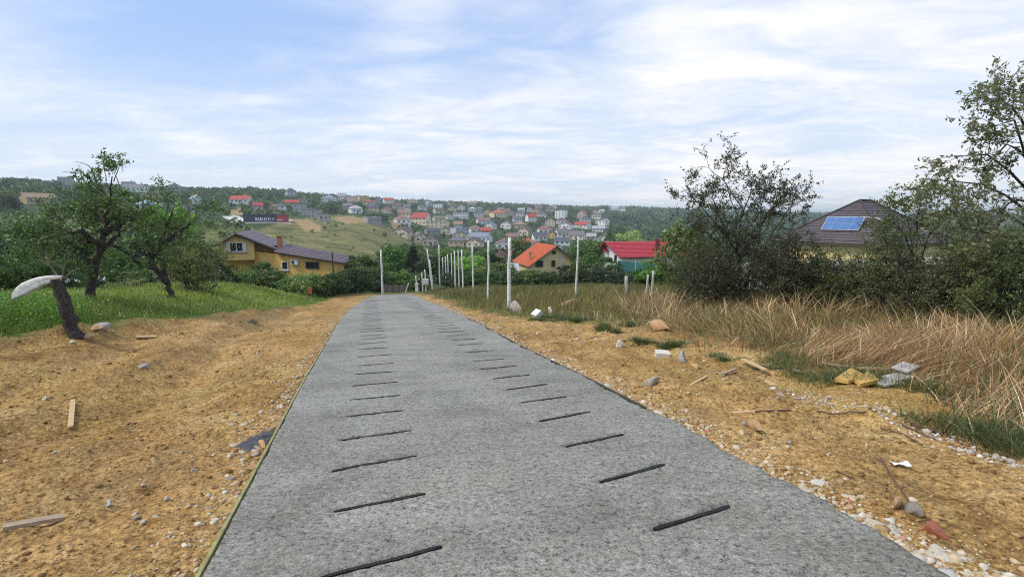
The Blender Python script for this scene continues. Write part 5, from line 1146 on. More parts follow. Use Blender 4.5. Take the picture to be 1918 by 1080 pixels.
def arching_tree():
    Y = 9.6; base = at(1945, 630, Y); base[2] = gz(base[0], base[1]) - .05; root = empty('arching_tree', tuple(base), 'slender tree with arching branches and narrow dark leaves at thicket end', 'tree'); pl = Plant(77)
    tr = [base, at(1940, 520, Y), at(1930, 400, Y), at(1925, 300, Y - .1), at(1932, 220, Y - .2), at(1940, 165, Y - .2)]
    pl.limb(tr, [.075, .06, .05, .04, .028, .012])
    for (a, b_, c, dy) in [((1930, 400), (1840, 345), (1735, 335), -.2), ((1928, 360), (1850, 290), (1790, 292), .3), ((1928, 330), (1900, 225), (1865, 235), -.4), ((1930, 260), (1895, 200), (1872, 185), 0), ((1932, 225), (1912, 175), (1888, 165), .4), ((1932, 430), (1860, 395), (1780, 400), .4), ((1935, 470), (1870, 440), (1800, 425), -.3), ((1926, 300), (1885, 270), (1840, 320), .2), ((1930, 380), (1890, 380), (1850, 420), -.5), ((1932, 220), (1960, 190), (1990, 185), 0), ((1930, 300), (1980, 250), (2020, 240), 0)]:
        p, q, s = at(*a, Y), at(*b_, Y + dy * .6), at(*c, Y + dy); pl.limb([p, (p + q) / 2 + np.array([0, 0, .05]), q, s], [.024, .02, .015, .006], 6)
        for t in np.linspace(.2, 1, 9):
            x = p + (q - p) * (t * 2) if t < .5 else q + (s - q) * (t * 2 - 1); d = (s - p) / np.linalg.norm(s - p); nd = d * .7 + perp(d, pl.r) * .7; pl.grow(x, nd, .46, .007, 2, 3, .3, -.03, 4, 12, .65, .7)
    pl.finish(root, base, BARKD, LM['thicket'], .088, aspect=.36)
arching_tree()

def garden_wall():
    m = pmat('white_garden_wall', (.62, .60, .55), (.46, .44, .40), 1.5, .9, .3, .01); P = [(1345, 26), (1480, 25), (1620, 24), (1760, 23), (1900, 22), (2060, 21)]; p0 = at(1345, 500, 26); o = np.array([p0[0], p0[1], gz(p0[0], p0[1])]); root = empty('garden_wall', tuple(o), 'pale rendered garden wall glimpsed through the thicket', 'wall'); root['kind'] = 'thing'
    for (x0, y0), (x1, y1) in zip(P[:-1], P[1:]):
        a, b = at(x0, 500, y0), at(x1, 500, y1); za, zb = gz(a[0], a[1]), gz(b[0], b[1]); d = (b - a)[:2] / np.linalg.norm((b - a)[:2]); n = np.array([-d[1], d[0]]) * .1; w = MB(); q = [a[:2] - n, b[:2] - n - d * .02, b[:2] + n - d * .02, a[:2] + n]
        w.hexa([(*q[0], za - .4), (*q[1], zb - .4), (*q[2], zb - .4), (*q[3], za - .4)], [(*q[0], za + 1.55), (*q[1], zb + 1.55), (*q[2], zb + 1.55), (*q[3], za + 1.55)]); w.obj('wall_panel', m, root, o)
garden_wall()

# ---- old fruit trees on the left ------------------------------------------------------------------
def fruit_tree(name, label, base_px, limbs, sprays, seed, leaf=.075, leafm='apple', dead=(), lev=3):
    bx, by, Y = base_px; p0 = on_ground(bx, by); Y = p0[1] if Y is None else Y; root = empty(name, tuple(p0), label, 'tree'); pl = Plant(seed); r = pl.r
    for pts, r0, r1 in limbs:
        P = [at(x, y, Y + dy) for x, y, dy in pts]; P = gnarl(P, r, .03); rr = np.linspace(r0, r1, len(P)) * r.uniform(.82, 1.2, len(P)); pl.b.tube(P, list(rr), 12, ridge=r.uniform(.84, 1.16, (len(P), 12)))
    pl.b.obj('trunk', BARKD, root, p0, True); pl.b = MB()
    for pts in dead:
        P = [at(x, y, Y + dy) for x, y, dy in pts]; pl.limb(gnarl(P, r, .015), list(np.linspace(.02, .006, 3 * (len(P) - 1) + 1)), 5)
    if dead: pl.b.obj('dead_branches', TWIG, root, p0, True); pl.b = MB()
    for (x, y, dy, dx_, dz_, ln, cnt) in sprays:
        for _ in range(cnt): pl.grow(at(x + r.normal() * 6, y + r.normal() * 6, Y + dy + r.normal() * .2), (dx_ + r.normal() * .5, r.normal() * .6, dz_ + r.normal() * .4), ln * r.uniform(.7, 1.2), .014, 1, lev, .4, .03, 4, 10, .8, .62)
    pl.finish(root, p0, BARK, LM[leafm], leaf)
fruit_tree('apple_tree', 'gnarled apple tree with dark leaning trunk and tall leafy shoot', (172, 566, None),
    [([(170, 572, 0), (168, 535, 0), (180, 497, 0), (190, 458, 0), (198, 425, .1), (204, 395, .1), (208, 360, 0), (210, 330, 0)], .125, .013), ([(190, 458, 0), (165, 440, -.3), (125, 437, -.6)], .12, .03), ([(195, 435, 0), (225, 418, .5), (255, 410, .8)], .1, .03), ([(188, 470, 0), (215, 450, .4), (235, 430, .6)], .08, .02), ([(200, 415, 0), (182, 395, .3), (168, 380, .4)], .05, .015)],
    [(210, 345, 0, 0, 1, .55, 3), (207, 375, 0, .2, .5, .6, 4), (205, 395, 0, -.3, .3, .7, 4), (175, 385, .3, -.4, .3, .6, 3), (195, 415, 0, -.5, .2, .8, 4), (150, 440, -.4, -.3, .6, .9, 5), (125, 437, -.6, -.6, .3, .8, 4), (225, 418, .5, .4, .5, .8, 3), (250, 412, .7, .5, .2, .7, 3), (235, 432, .6, .3, .2, .7, 3), (165, 445, -.3, -.2, -.3, .7, 4), (110, 450, -.6, -.4, -.3, .8, 4)], 31, .08,
    dead=[[(200, 395, 0), (180, 335, -.2), (165, 308, -.3), (140, 303, -.3)], [(175, 360, .2), (150, 325, 0), (118, 322, 0)]])
fruit_tree('forked_apple_tree', 'forked apple tree with one long bare limb reaching over the grass', (321, 560, None),
    [([(322, 566, 0), (318, 545, 0), (312, 528, 0), (300, 512, 0), (280, 502, -.2), (255, 488, -.4), (230, 468, -.6), (200, 456, -.8)], .12, .025), ([(312, 528, 0), (304, 505, .1), (299, 475, .2), (303, 445, .2), (315, 415, .3), (322, 395, .3)], .1, .02), ([(300, 485, .1), (280, 455, .1), (268, 425, .2)], .09, .02), ([(303, 460, .2), (335, 435, .3), (355, 415, .4)], .09, .02)],
    [(318, 410, .3, 0, 1, .8, 4), (300, 440, .2, -.4, .6, .9, 5), (270, 430, .2, -.5, .5, .8, 4), (350, 420, .4, .5, .5, .8, 4), (330, 440, .3, .4, .2, .8, 4), (285, 465, .1, -.5, .1, .8, 4), (300, 480, .1, .5, -.1, .7, 4), (225, 466, -.6, -.2, .7, .5, 2), (202, 456, -.8, -.4, .6, .5, 2), (310, 455, .2, 0, .3, .8, 4)], 32, .075,
    dead=[[(232, 470, -.6), (205, 430, -.7), (205, 405, -.7)], [(255, 488, -.4), (228, 455, -.5), (212, 440, -.5)]])
shrub(368, 552, 438, 52, 21, 'grey-green leafy shrub beside the forked apple tree', 'thicketgreen', 41, 8, 4, 11, .075, 3)
shrub(30, 575, 455, 80, 21, 'tangled green shrub behind the white curved sheet', 'apple', 42, 9, 4, 10, .08, 3)
shrub(108, 572, 470, 60, 22, 'tangled shrub with pale dead twigs behind the cut trunk', 'apple', 43, 8, 4, 8, .075, 3)
shrub(255, 562, 520, 50, 23, 'low leafy shrub under the long bare limb', 'thicketgreen', 44, 8, 4, 8, .075, 3)

def cut_trunk():
    p0 = on_ground(142, 634); Y = p0[1]; root = empty('cut_trunk', tuple(p0), 'leaning blackish cut trunk with pale sawn top at the edge of the grass', 'tree stump'); r = np.random.default_rng(3)
    P = gnarl([at(144, 640, Y), at(134, 608, Y), at(124, 580, Y - .05), at(113, 550, Y - .05), at(106, 522, Y - .05)], r, .014); k = Y / 1000
    rad = np.interp(np.linspace(0, 1, len(P)), [0, .15, .5, .8, 1], [13.5 * k, 10.5 * k, 10 * k, 9 * k, 8.6 * k]) * r.uniform(.92, 1.1, len(P))
    b = MB(); rg = np.repeat(r.uniform(.84, 1.12, (1, 22)), len(P), 0) + r.normal(size=(len(P), 22)) * .06; b.tube(P, list(rad), 22, ridge=rg); o = b.obj('trunk', pmat('burnt_bark', (.13, .11, .10), (.008, .007, .007), 22, .95, 1.0, .05), root, p0, True)
    t = P[-1]; ax = (P[-1] - P[-2]); ax /= np.linalg.norm(ax); c = MB(); c.tube([t - ax * .005, t + ax * .018], [rad[-1] * .92, rad[-1] * .86], 14); c.obj('sawn_face', pmat('sawn_wood', (.52, .42, .3), (.38, .29, .19), 9, .8, .3, .004), root, p0)
    w = MB(); s = at(112, 520, Y)
    for pts in ([(112, 520), (95, 500), (74, 485)], [(116, 518), (122, 495), (130, 475)], [(118, 522), (135, 508), (150, 503)], [(92, 498), (88, 480), (84, 470)]): w.tube([at(x, y, Y + .02) for x, y in pts], [.014, .01, .005], 5)
    w.obj('shoot', TWIG, root, p0)
    # white bent sheet hanging from the cut
    n = 14; prof = [at(x, y, Y - .03 + .02 * i) for i, (x, y) in enumerate([(116, 515), (100, 514), (84, 515), (68, 518), (52, 523), (38, 530), (28, 538), (23, 546)])]; V = []; F = []; wd = .30
    for i, q in enumerate(prof):
        f = i / (len(prof) - 1); hgt = .09 + .15 * min(1, f * 1.8) - .07 * max(0, f - .75) * 4
        for j in range(5):
            s_ = j / 4; a = math.pi * (.12 + .62 * s_); V.append(q + np.array([0, -.09 * math.sin(a) - .02 * math.sin(9 * s_), -hgt * (1 - math.cos(a)) * .68 - .012 * math.sin(7 * f + 5 * s_)]) + np.array([.0, .05, .0]) + r.normal(size=3) * .004)
    m = len(prof); F = [(i * 5 + j, (i + 1) * 5 + j, (i + 1) * 5 + j + 1, i * 5 + j + 1) for i in range(m - 1) for j in range(4)]
    me = mk_mesh('white_sheet', V, F, pmat('weathered_white_plastic', (.70, .69, .66), (.42, .41, .38), 9, .75, .6, .01), smooth=True); sh = mobj('white_sheet', me); md = sh.modifiers.new('thickness', 'SOLIDIFY'); md.thickness = .012
    tag(sh, 'white curved plastic sheet hung over the top of the cut trunk', 'sheet')
cut_trunk()

# ---- grasses --------------------------------------------------------------------------------------
def blade_mesh(name, P, H, lean, width, mat, tint, segs=2, r=None, droop=.0):
    n = len(P); a = r.uniform(0, 6.28, n); side = np.stack([np.cos(a), np.sin(a), np.zeros(n)], -1); V = []; ts = np.linspace(0, 1, segs + 1)
    for t in ts[:-1]:
        c = P + np.stack([lean[:, 0] * t ** 1.6, lean[:, 1] * t ** 1.6, H * (t - droop * t * t)], -1); w = (width * (1 - .55 * t))[:, None]
        V += [c - side * w, c + side * w]
    V.append(P + np.stack([lean[:, 0], lean[:, 1], H * (1 - droop)], -1)); V = np.stack(V, 1); k = 2 * segs + 1; base = np.arange(n)[:, None] * k
    quads = [base + np.array([[2 * s, 2 * s + 1, 2 * s + 3, 2 * s + 2]]) for s in range(segs - 1)]; tris = base + np.array([[2 * segs - 2, 2 * segs - 1, 2 * segs]])
    # triangulate everything for one face size
    F = [tris] + [q[:, [0, 1, 2]] for q in quads] + [q[:, [0, 2, 3]] for q in quads]
    return mk_mesh(name, V.reshape(-1, 3), np.concatenate(F), mat, attrs={'tint': np.repeat(tint, k)})
GL = leafmat('lush_grass', [(0, (.06, .115, .016)), (.35, (.16, .25, .032)), (.7, (.32, .40, .065)), (1, (.58, .55, .2))], tint=True, trans=.35, spread=.3)
GD = leafmat('meadow_grass', [(0, (.06, .10, .02)), (.3, (.13, .15, .035)), (.55, (.28, .22, .07)), (.8, (.42, .30, .12)), (1, (.55, .44, .22))], tint=True, trans=.25, spread=.2)
RM = leafmat('dry_reed', [(0, (.115, .066, .046)), (.22, (.24, .145, .082)), (.45, (.415, .262, .118)), (.68, (.57, .385, .175)), (.88, (.71, .55, .305)), (1, (.79, .70, .50))], tint=True, trans=.2, spread=.28)
GT = leafmat('coarse_grass', [(0, (.035, .065, .02)), (.45, (.09, .14, .04)), (.75, (.19, .22, .085)), (1, (.42, .36, .19))], tint=True, trans=.25, spread=.25)

def left_grass():
    r = np.random.default_rng(11); n = 230000; R = 5 + 45 * r.uniform(0, 1, n) ** 1.35; az = r.uniform(math.radians(-54), math.radians(-9), n); X, Y = R * np.sin(az), R * np.cos(az); a, l = along(X, Y), lateral(X, Y)
    d = grass_edge(a) - l + .9 * .5 * fbm(X, Y, 3, .8); k = (d > -.1) & (r.uniform(0, 1, n) < np.clip(d * 1.5 + .25, .1, 1)) & (a < 44); X, Y, d = X[k], Y[k], d[k]
    m = min(len(X), 82000); X, Y, d = X[:m], Y[:m], d[:m]; R = np.hypot(X, Y); Z = ground_h(X, Y); patch = vnoise(X * .5, Y * .5) + .5; H = (.06 + .13 * r.uniform(0, 1, m) ** 2 + .10 * patch) * np.clip(.5 + d * .5, .5, 1.1)
    tall = (X < -8.2) & (Y < 13) & (d > .2); H = np.where(tall, H * 1.9, H)
    ln = r.normal(size=(m, 2)) * (H * .45)[:, None]; wd = np.clip(.0022 + .00038 * R, .004, .016); tint = np.clip(.25 * r.uniform(0, 1, m) + .75 * (vnoise(X * .28 + 40, Y * .28) + .5), 0, 1)
    tag(mobj('grass', blade_mesh('grass', np.stack([X, Y, Z - .01], -1), H, ln, wd, GL, tint, 2, r)), 'lush green grass under the old apple trees', None, None, 'stuff')
    # tall weed with small pale flowers beside the frame of grass
    n = 900; x = r.uniform(-11.5, -8.4, n); y = r.uniform(8.5, 11.8, n); k = grass_edge(along(x, y)) - lateral(x, y) > .3; x, y = x[k], y[k]; z = ground_h(x, y)
    q = np.stack([x, y, z], -1)[:, None, :] + r.normal(size=(len(x), 14, 3)) * np.array([.09, .09, .0]) + np.concatenate([np.zeros((len(x), 14, 2)), r.uniform(.05, .55, (len(x), 14, 1))], -1); q = q.reshape(-1, 3)
    v, f = leaf_quads(q, .05 * r.uniform(.6, 1.4, len(q)), r, .45); tag(mobj('weeds', mk_mesh('weeds', v, f, LM['bright'])), 'tall leafy green weeds at the edge of the earth strip', None, None, 'stuff')
    n = 1500; i = r.integers(0, m, n); p = np.stack([X[i], Y[i], Z[i] + H[i] * .95], -1); v, f = leaf_quads(p, .022 + .0008 * R[i], r, .9); tag(mobj('grass_flowers', mk_mesh('grass_flowers', v, f, pmat('pale_petals', (.7, .7, .55), (.6, .6, .4), 5, .8, 0))), 'small pale flowers dotted through the orchard grass', None, None, 'stuff')
left_grass()
def right_edge(a): return np.interp(a, [-5, 0, 3, 6, 9, 12, 15, 19, 24, 40], [4.6, 5.2, 6.2, 7.0, 6.8, 6.4, 5.6, 4.6, 4.0, 3.8])
def right_grass():
    r = np.random.default_rng(12); n = 200000; R = 8 + 44 * r.uniform(0, 1, n) ** 1.2; az = r.uniform(math.radians(-12), math.radians(40), n); X, Y = R * np.sin(az), R * np.cos(az); a, l = along(X, Y), lateral(X, Y)
    d = l - right_edge(a) + .7 * fbm(X, Y, 3, .8); k = (d > -.15) & (r.uniform(0, 1, n) < np.clip(d + .25, .1, 1)) & (a > 8) & (a < 52); X, Y, d = X[k], Y[k], d[k]
    m = min(len(X), 62000); X, Y, d = X[:m], Y[:m], d[:m]; R = np.hypot(X, Y); Z = ground_h(X, Y); far_ = sstep(28, 40, R)
    H = (.14 + .38 * r.uniform(0, 1, m) ** 1.6) * np.clip(.45 + d * .5, .4, 1.15) * (1 - .55 * far_); ln = r.normal(size=(m, 2)) * (H * .4)[:, None]; wd = np.clip(.002 + .00034 * R, .004, .015)
    tint = np.clip(.35 * r.uniform(0, 1, m) + .75 * (vnoise(X * .3 + 9, Y * .3) + .5) - .25 * far_ - .3, 0, 1)
    tag(mobj('field_grass', blade_mesh('field_grass', np.stack([X, Y, Z - .01], -1), H, ln, wd, GD, tint, 2, r)), 'golden and green grass of the field beyond the poles', None, None, 'stuff')
right_grass()
def reeds():
    r = np.random.default_rng(13); P = []; T = []
    for i in range(1000):
        px = r.uniform(1165, 2080); f = np.interp(px, [1165, 1300, 1420, 1560, 1700, 1850, 2080], [598, 628, 662, 690, 725, 775, 850]); t = r.uniform(0, 1) ** .8; py = f - t * np.interp(px, [1165, 1500, 2080], [40, 95, 190])
        g = on_ground(px, py)
        if g is None or g[1] > 22: continue
        k = r.integers(10, 34); s = r.uniform(.08, .22); q = g[:2] + r.normal(size=(k, 2)) * s; P.append(q); T.append(np.full(k, r.uniform(0, 1)))
    nback = sum(len(p) for p in P)
    for i in range(300):                               # thinning out over the earth in front
        px = r.uniform(1120, 2080); f = np.interp(px, [1120, 1300, 1420, 1560, 1700, 1850, 2080], [592, 628, 662, 690, 725, 775, 850]); g = on_ground(px, f + abs(r.normal()) * np.interp(px, [1120, 2080], [10, 26]))
        if g is None or g[1] > 22 or 1330 < px < 1740: continue
        k = r.integers(2, 9); P.append(g[:2] + r.normal(size=(k, 2)) * .08); T.append(np.full(k, r.uniform(0, 1)))
    P = np.concatenate(P); T = np.concatenate(T); n = len(P); Z = ground_h(P[:, 0], P[:, 1]); clump = vnoise(P[:, 0] * .9, P[:, 1] * .9) + .5 * vnoise(P[:, 0] * 2.7, P[:, 1] * 2.7)
    H = r.uniform(.22, .78, n) * np.clip(.85 + 1.1 * clump, .35, 1.5); H[nback:] *= .5; flat = r.uniform(0, 1, n) < .34
    gust = np.stack([vnoise(P[:, 0] * .8 + 3, P[:, 1] * .8), vnoise(P[:, 0] * .8, P[:, 1] * .8 + 30)], -1) * 1.5
    ln = (r.normal(size=(n, 2)) * .45 + gust - np.array([.12, .05])) * H[:, None]; ln = np.where(flat[:, None], ln * 2.2 + r.normal(size=(n, 2)) * .2, ln); H = np.where(flat, H * .4, H); R = np.hypot(P[:, 0], P[:, 1])
    wd = np.clip(.0022 + .00034 * R, .003, .008) * r.uniform(.5, 1.7, n); tint = np.clip(.62 * r.uniform(0, 1, n) + .38 * T + .35 * vnoise(P[:, 0] * .7, P[:, 1] * .7 + 60) + np.where(flat, -.08, .08), 0, 1)
    tag(mobj('dry_reeds', blade_mesh('dry_reeds', np.column_stack([P, Z - .02]), H, ln, wd, RM, tint, 3, r, .12)), 'tangled tan dry reeds and weeds below the thicket', None, None, 'stuff')
    # greener stems and leafy weeds showing through
    k = r.uniform(0, 1, n) < np.clip(.2 + .8 * vnoise(P[:, 0] * .55 + 80, P[:, 1] * .55), 0, .55); Q = P[k] + r.normal(size=(k.sum(), 2)) * .1; m = len(Q); Hq = r.uniform(.2, .65, m)
    tag(mobj('green_weeds', blade_mesh('green_weeds', np.column_stack([Q, ground_h(Q[:, 0], Q[:, 1]) - .02]), Hq, r.normal(size=(m, 2)) * .3 * Hq[:, None], np.full(m, .006), GT, r.uniform(0, 1, m), 3, r, .15)), 'green weed stems growing up through the dry reeds', None, None, 'stuff')
    # green grass creeping out at their foot
    P = []
    for i in range(620):
        px = r.uniform(1420, 2060); f = np.interp(px, [1420, 1560, 1700, 1850, 2060], [672, 728, 775, 830, 905]); py = f - r.uniform(-8, 55); g = on_ground(px, py)
        if g is None: continue
        P.append(g[:2] + r.normal(size=(r.integers(10, 30), 2)) * .09)
    P = np.concatenate(P); n = len(P); Z = ground_h(P[:, 0], P[:, 1]); k = vnoise(P[:, 0] * 1.6, P[:, 1] * 1.6) > -.12; P, Z = P[k], Z[k]; n = len(P); H = r.uniform(.06, .24, n); ln = (r.normal(size=(n, 2)) * .7 + np.array([-.3, -.2])) * H[:, None]
    tag(mobj('coarse_grass', blade_mesh('coarse_grass', np.column_stack([P, Z - .01]), H, ln, np.full(n, .0032), GT, r.uniform(0, 1, n), 2, r)), 'coarse green grass creeping from the reeds over the earth', None, None, 'stuff')
reeds()
def tufts():
    r = np.random.default_rng(14)
    for px, py, rad, h, lab in [(1135, 622, .30, .26, 'round green grass tuft on bare earth nearest the field'), (1075, 600, .35, .22, 'green weed patch below the isolated pole'), (1040, 596, .3, .2, 'small green weed patch beside the white block'), (1198, 643, .22, .16, 'small dark green tuft beside the reeds'), (1258, 648, .25, .16, 'yellow-green tuft behind the white tile'), (1180, 612, .2, .16, 'green tuft at the corner of the reeds'), (1440, 690, .2, .12, 'low tuft beside the broken laths'), (1000, 600, .2, .12, 'low weed tuft at the foot of the thick pole'), (1350, 672, .2, .12, 'low tuft among pale rubble')]:
        g = on_ground(px, py); n = int(900 * rad / .25); cc = r.normal(size=(9, 2)) * rad * .75; q = cc[r.integers(0, 9, n)] + r.normal(size=(n, 2)) * rad * .24; P = g[:2] + q; Z = ground_h(P[:, 0], P[:, 1]); H = h * r.uniform(.4, 1.1, n) * np.exp(-(np.hypot(*q.T) / rad) ** 2 * .35); ln = (r.normal(size=(n, 2)) * .5) * H[:, None] + q * .3
        tag(mobj('grass_tuft', blade_mesh('grass_tuft', np.column_stack([P, Z - .01]) - g, H, ln, np.full(n, .0022 + .00026 * g[1]), GT, r.uniform(0, .9, n), 2, r), None, tuple(g)), lab, 'grass tuft', None, 'stuff')
tufts()
# ------------------------------------------------------------------ poles, posts and fittings
PALE = pmat('whitewashed_pole', (.78, .77, .72), (.46, .44, .38), 5, .85, .4, .006, rand=.12)
CONC = pmat('old_concrete_post', (.5, .49, .45), (.34, .33, .3), 6, .9, .5, .008, rand=.1)
def pole(top, base, Y, r0, r1, label, group=None, mat=PALE, name='fence_pole', cat='pole', kink=.02):
    b = at(*base, Y); t = at(*top, Y); b[2] = min(b[2], gz(b[0], b[1])) - .25; m = MB(); P = [b + (t - b) * k + np.array([random.uniform(-kink, kink), 0, 0]) * (0 < k < 1) for k in (0, .2, .4, .6, .8, 1)]
    m.tube(P, list(np.linspace(r0, r1, 6) * np.array([1, .97, 1.03, .98, 1.02, 1])), 10); o = m.obj(name, mat, None, tuple(b), True); o.location = tuple(b); tag(o, label, cat, group); return o
yp = lambda x, y: on_ground(x, y)[1]
pole((954.7, 444.6), (952.4, 579), yp(952, 579), .088, .062, 'thick whitewashed pole with peeling base beside the lane')
pole((1083, 443), (1078, 558.5), yp(1078, 558.5), .062, .04, 'isolated pale pole out in the dry field')
pole((915, 450.4), (914.5, 567), yp(914.5, 567), .052, .045, 'pale grey pole next beyond the thick pole')
pole((713.6, 468), (717, 555), 37, .078, .062, 'lone pale pole at the end of the concrete')
ROW = [((884.7, 459), (887, 546), 36, .062), ((864.8, 467), (867.7, 541), 42, .062), ((851, 470), (853.5, 541), 48, .07), ((838, 476), (841, 540), 54, .06), ((829, 482), (831, 539), 60, .055), ((822, 458), (824, 539), 50, .06), ((814.6, 490), (816.4, 538), 66, .055), ((858, 468), (860.5, 541), 45, .055), ((845, 474), (847, 540), 51, .055), ((834, 480), (836, 539), 57, .055), ((819, 486), (820.5, 538), 63, .055), ((808, 498), (809, 538), 70, .055)]
for t, b, Y, r in ROW: pole(t, b, Y, r, r * .85, 'pale pole of the close-set row running down the slope beyond the concrete', 'close-set poles of the fence row')
pole((800, 466.5), (811, 540), 46, .075, .05, 'taller leaning pole at the head of the close-set row')
pole((804.5, 486), (812.5, 540), 47, .05, .045, 'shorter leaning pole touching the taller leaning pole')
pole((778.7, 516), (783, 544), 41, .045, .04, 'short leaning stake with a white box at its foot', None, PALE, 'stake', 'stake')
for t, b in (((789.8, 511), (792, 543)), ((795.6, 504.5), (798.5, 543))): pole(t, b, 42.5, .045, .04, 'short pale stake behind the meter box', 'stakes behind the meter box', PALE, 'stake', 'stake')
pole((765.5, 530), (757, 549), 39.5, .05, .045, 'short board leaning beside the picket fence', None, CONC, 'leaning_stake', 'stake')
pole((1173.5, 517), (1173, 556), yp(1173, 556), .085, .08, 'stout broken concrete post with crumbling top', None, CONC, 'concrete_post', 'post')
pole((1214, 514), (1210, 552), 24, .05, .045, 'thin leaning pale stake in front of green shrub', None, CONC, 'stake', 'stake')
pole((1223.5, 507), (1220, 552), 24, .055, .05, 'taller pale stake beside the thin leaning one', None, CONC, 'stake', 'stake')
def small_fittings():
    wm = pmat('white_enamel', (.7, .71, .7), (.6, .6, .6), 5, .5, .2); p = at(797.5, 527.5, 42); g = gz(p[0], p[1])
    root = empty('meter_box', (p[0], p[1], g), 'white electric meter box on a post at the lane end', 'meter box'); o = np.array([p[0], p[1], g])
    b = MB(); b.box(p - o, (.42, .2, .46)); b.obj('cabinet', wm, root); b = MB(); b.box(p - o + np.array([0, -.11, .02]), (.36, .02, .36)); b.obj('door', pmat('white_door', (.62, .63, .62), None, 6, .5, .1), root); b = MB(); b.tube([(0, .05, -.2), (0, .05, p[2] - g)], .05, 8); b.obj('post', PALE, root)
    p = at(780.5, 534, 40.5); b = MB(); g = gz(p[0], p[1]); b.box((0, 0, .25), (.2, .2, .55)); b.box((0, 0, .56), (.26, .26, .07)); o = b.obj('white_box', wm); o.location = (p[0], p[1], max(g, p[2] - .45)); tag(o, 'small white box at the foot of the leaning stake', 'box')
    # picket fence
    wd = pmat('grey_pickets', (.22, .19, .16), (.11, .095, .085), 10, .9, .5, .005); Y = 43; p0, p1 = at(716, 546, Y), at(759, 546, Y); o = np.array([p0[0], Y, gz((p0[0] + p1[0]) / 2, Y)]); root = empty('picket_fence', tuple(o), 'weathered grey picket fence across the end of the lane', 'fence'); n = 20
    zt = at(738, 533, Y)[2] - o[2]
    for i in range(n):
        x = (p1[0] - p0[0]) * i / (n - 1); b = MB(); h = zt + random.uniform(-.08, .08); b.box((x, random.uniform(-.01, .01), h / 2 - .1), (.065, .02, h + .2)); b.obj('picket', wd, root)
    for z in (.2, zt * .75): b = MB(); b.box(((p1[0] - p0[0]) / 2, .035, z), (p1[0] - p0[0], .03, .06)); b.obj('rail', wd, root)
    b = MB(); p = at(580, 543, 32); g = gz(p[0], p[1]); b.box((0, 0, .14), (.26, .22, .30), 0, .3); b.box((0, 0, .33), (.2, .17, .08), 0, .3); o = b.obj('clay_block', pmat('terracotta', (.55, .17, .06), (.42, .12, .05), 8, .85, .4, .006)); o.location = (p[0], p[1], max(g, p[2] - .2)); tag(o, 'small orange terracotta block on the earth before pale bush', 'block')
    # long white tarpaulin behind the cut trunk
    V = []; F = []; n = 12; Y = 24
    for i in range(n):
        for j in range(5): q = at(118 + i * 7.2, 529 - 11 * math.sin(math.pi * (j / 4) * .8) + random.uniform(-1, 1) * 1.2, Y + j * .22); V.append(q)
    F = [(i * 5 + j, (i + 1) * 5 + j, (i + 1) * 5 + j + 1, i * 5 + j + 1) for i in range(n - 1) for j in range(4)]
    o = mobj('tarpaulin', mk_mesh('tarpaulin', V, F, pmat('white_tarp', (.68, .69, .70), (.55, .56, .58), 4, .6, .4, .02), smooth=True)); o.modifiers.new('thickness', 'SOLIDIFY').thickness = .02; tag(o, 'crumpled white tarpaulin lying behind the apple trunk', 'tarpaulin')
    b = MB(); P = [at(x, y, 24) for x, y in ((334, 541), (345, 530), (360, 524), (378, 523))]; b.tube(P, [.10, .11, .10, .08], 8); o = b.obj('fallen_limb', BARK, None, (0, 0, 0), True); tag(o, 'arched fallen limb beside the grey-green shrub', 'branch')
    # power poles far off
    for x, y0, y1, Y in ((931, 433, 416, 420), (682, 391, 381, 520), (686, 391, 381, 520), (722, 388, 379, 640), (530, 386, 374, 380), (634, 391, 377, 480), (401, 386, 368, 340), (336, 350, 336, 470)):
        p = on_ground(x, y0) if on_ground(x, y0) is not None else at(x, y0, Y); h = (y0 - y1) * p[1] / 1000; b = MB(); b.tube([(0, 0, -.5), (0, 0, h)], [.16, .11], 6); b.box((0, 0, h - .4), (1.2, .1, .1)); o = b.obj('utility_pole', PALE); o.location = tuple(p); tag(o, 'pale concrete utility pole among the houses of the far hill', 'utility pole', 'utility poles on the far hill')
small_fittings()

# ------------------------------------------------------------------ stones, rubble, timber
import bmesh
def rock_mesh(seed, sub=2, mat=None, flat=.65, cuts=10, sq=1.0):
    r = np.random.default_rng(seed); bm = bmesh.new(); bmesh.ops.create_icosphere(bm, subdivisions=sub, radius=.5); v = np.array([p.co[:] for p in bm.verts]); f = [[q.index for q in p.verts] for p in bm.faces]; bm.free()
    for _ in range(cuts):
        n = r.normal(size=3); n /= np.linalg.norm(n); d = r.uniform(.14, .33); e = v @ n - d; v = v - np.outer(np.where(e > 0, e, 0), n)
    v *= np.array([1.25, .95, flat]) * r.uniform(.85, 1.15, 3); v += r.normal(size=v.shape) * .008; v[:, 2] += .22 * flat
    return mk_mesh('rock', v, np.array(f), mat, smooth=False)
SM = {'pale': pmat('pale_rubble', (.68, .60, .46), (.44, .37, .26), 14, .95, .8, .01, rand=.16), 'grey': pmat('grey_stone', (.42, .38, .33), (.25, .22, .19), 12, .9, .7, .008, rand=.2),
      'brick': pmat('brick_stone', (.44, .16, .085), (.30, .10, .06), 12, .9, .7, .008, rand=.2), 'tan': pmat('tan_stone', (.56, .36, .18), (.40, .24, .11), 10, .9, .7, .01, rand=.15), 'white': pmat('white_stone', (.66, .62, .53), (.46, .42, .33), 10, .9, .6, .008, rand=.08)}
ROCKS = {k: [rock_mesh(10 * i + len(k) + ord(k[0]), 2, m) for i in range(6)] for k, m in SM.items()}
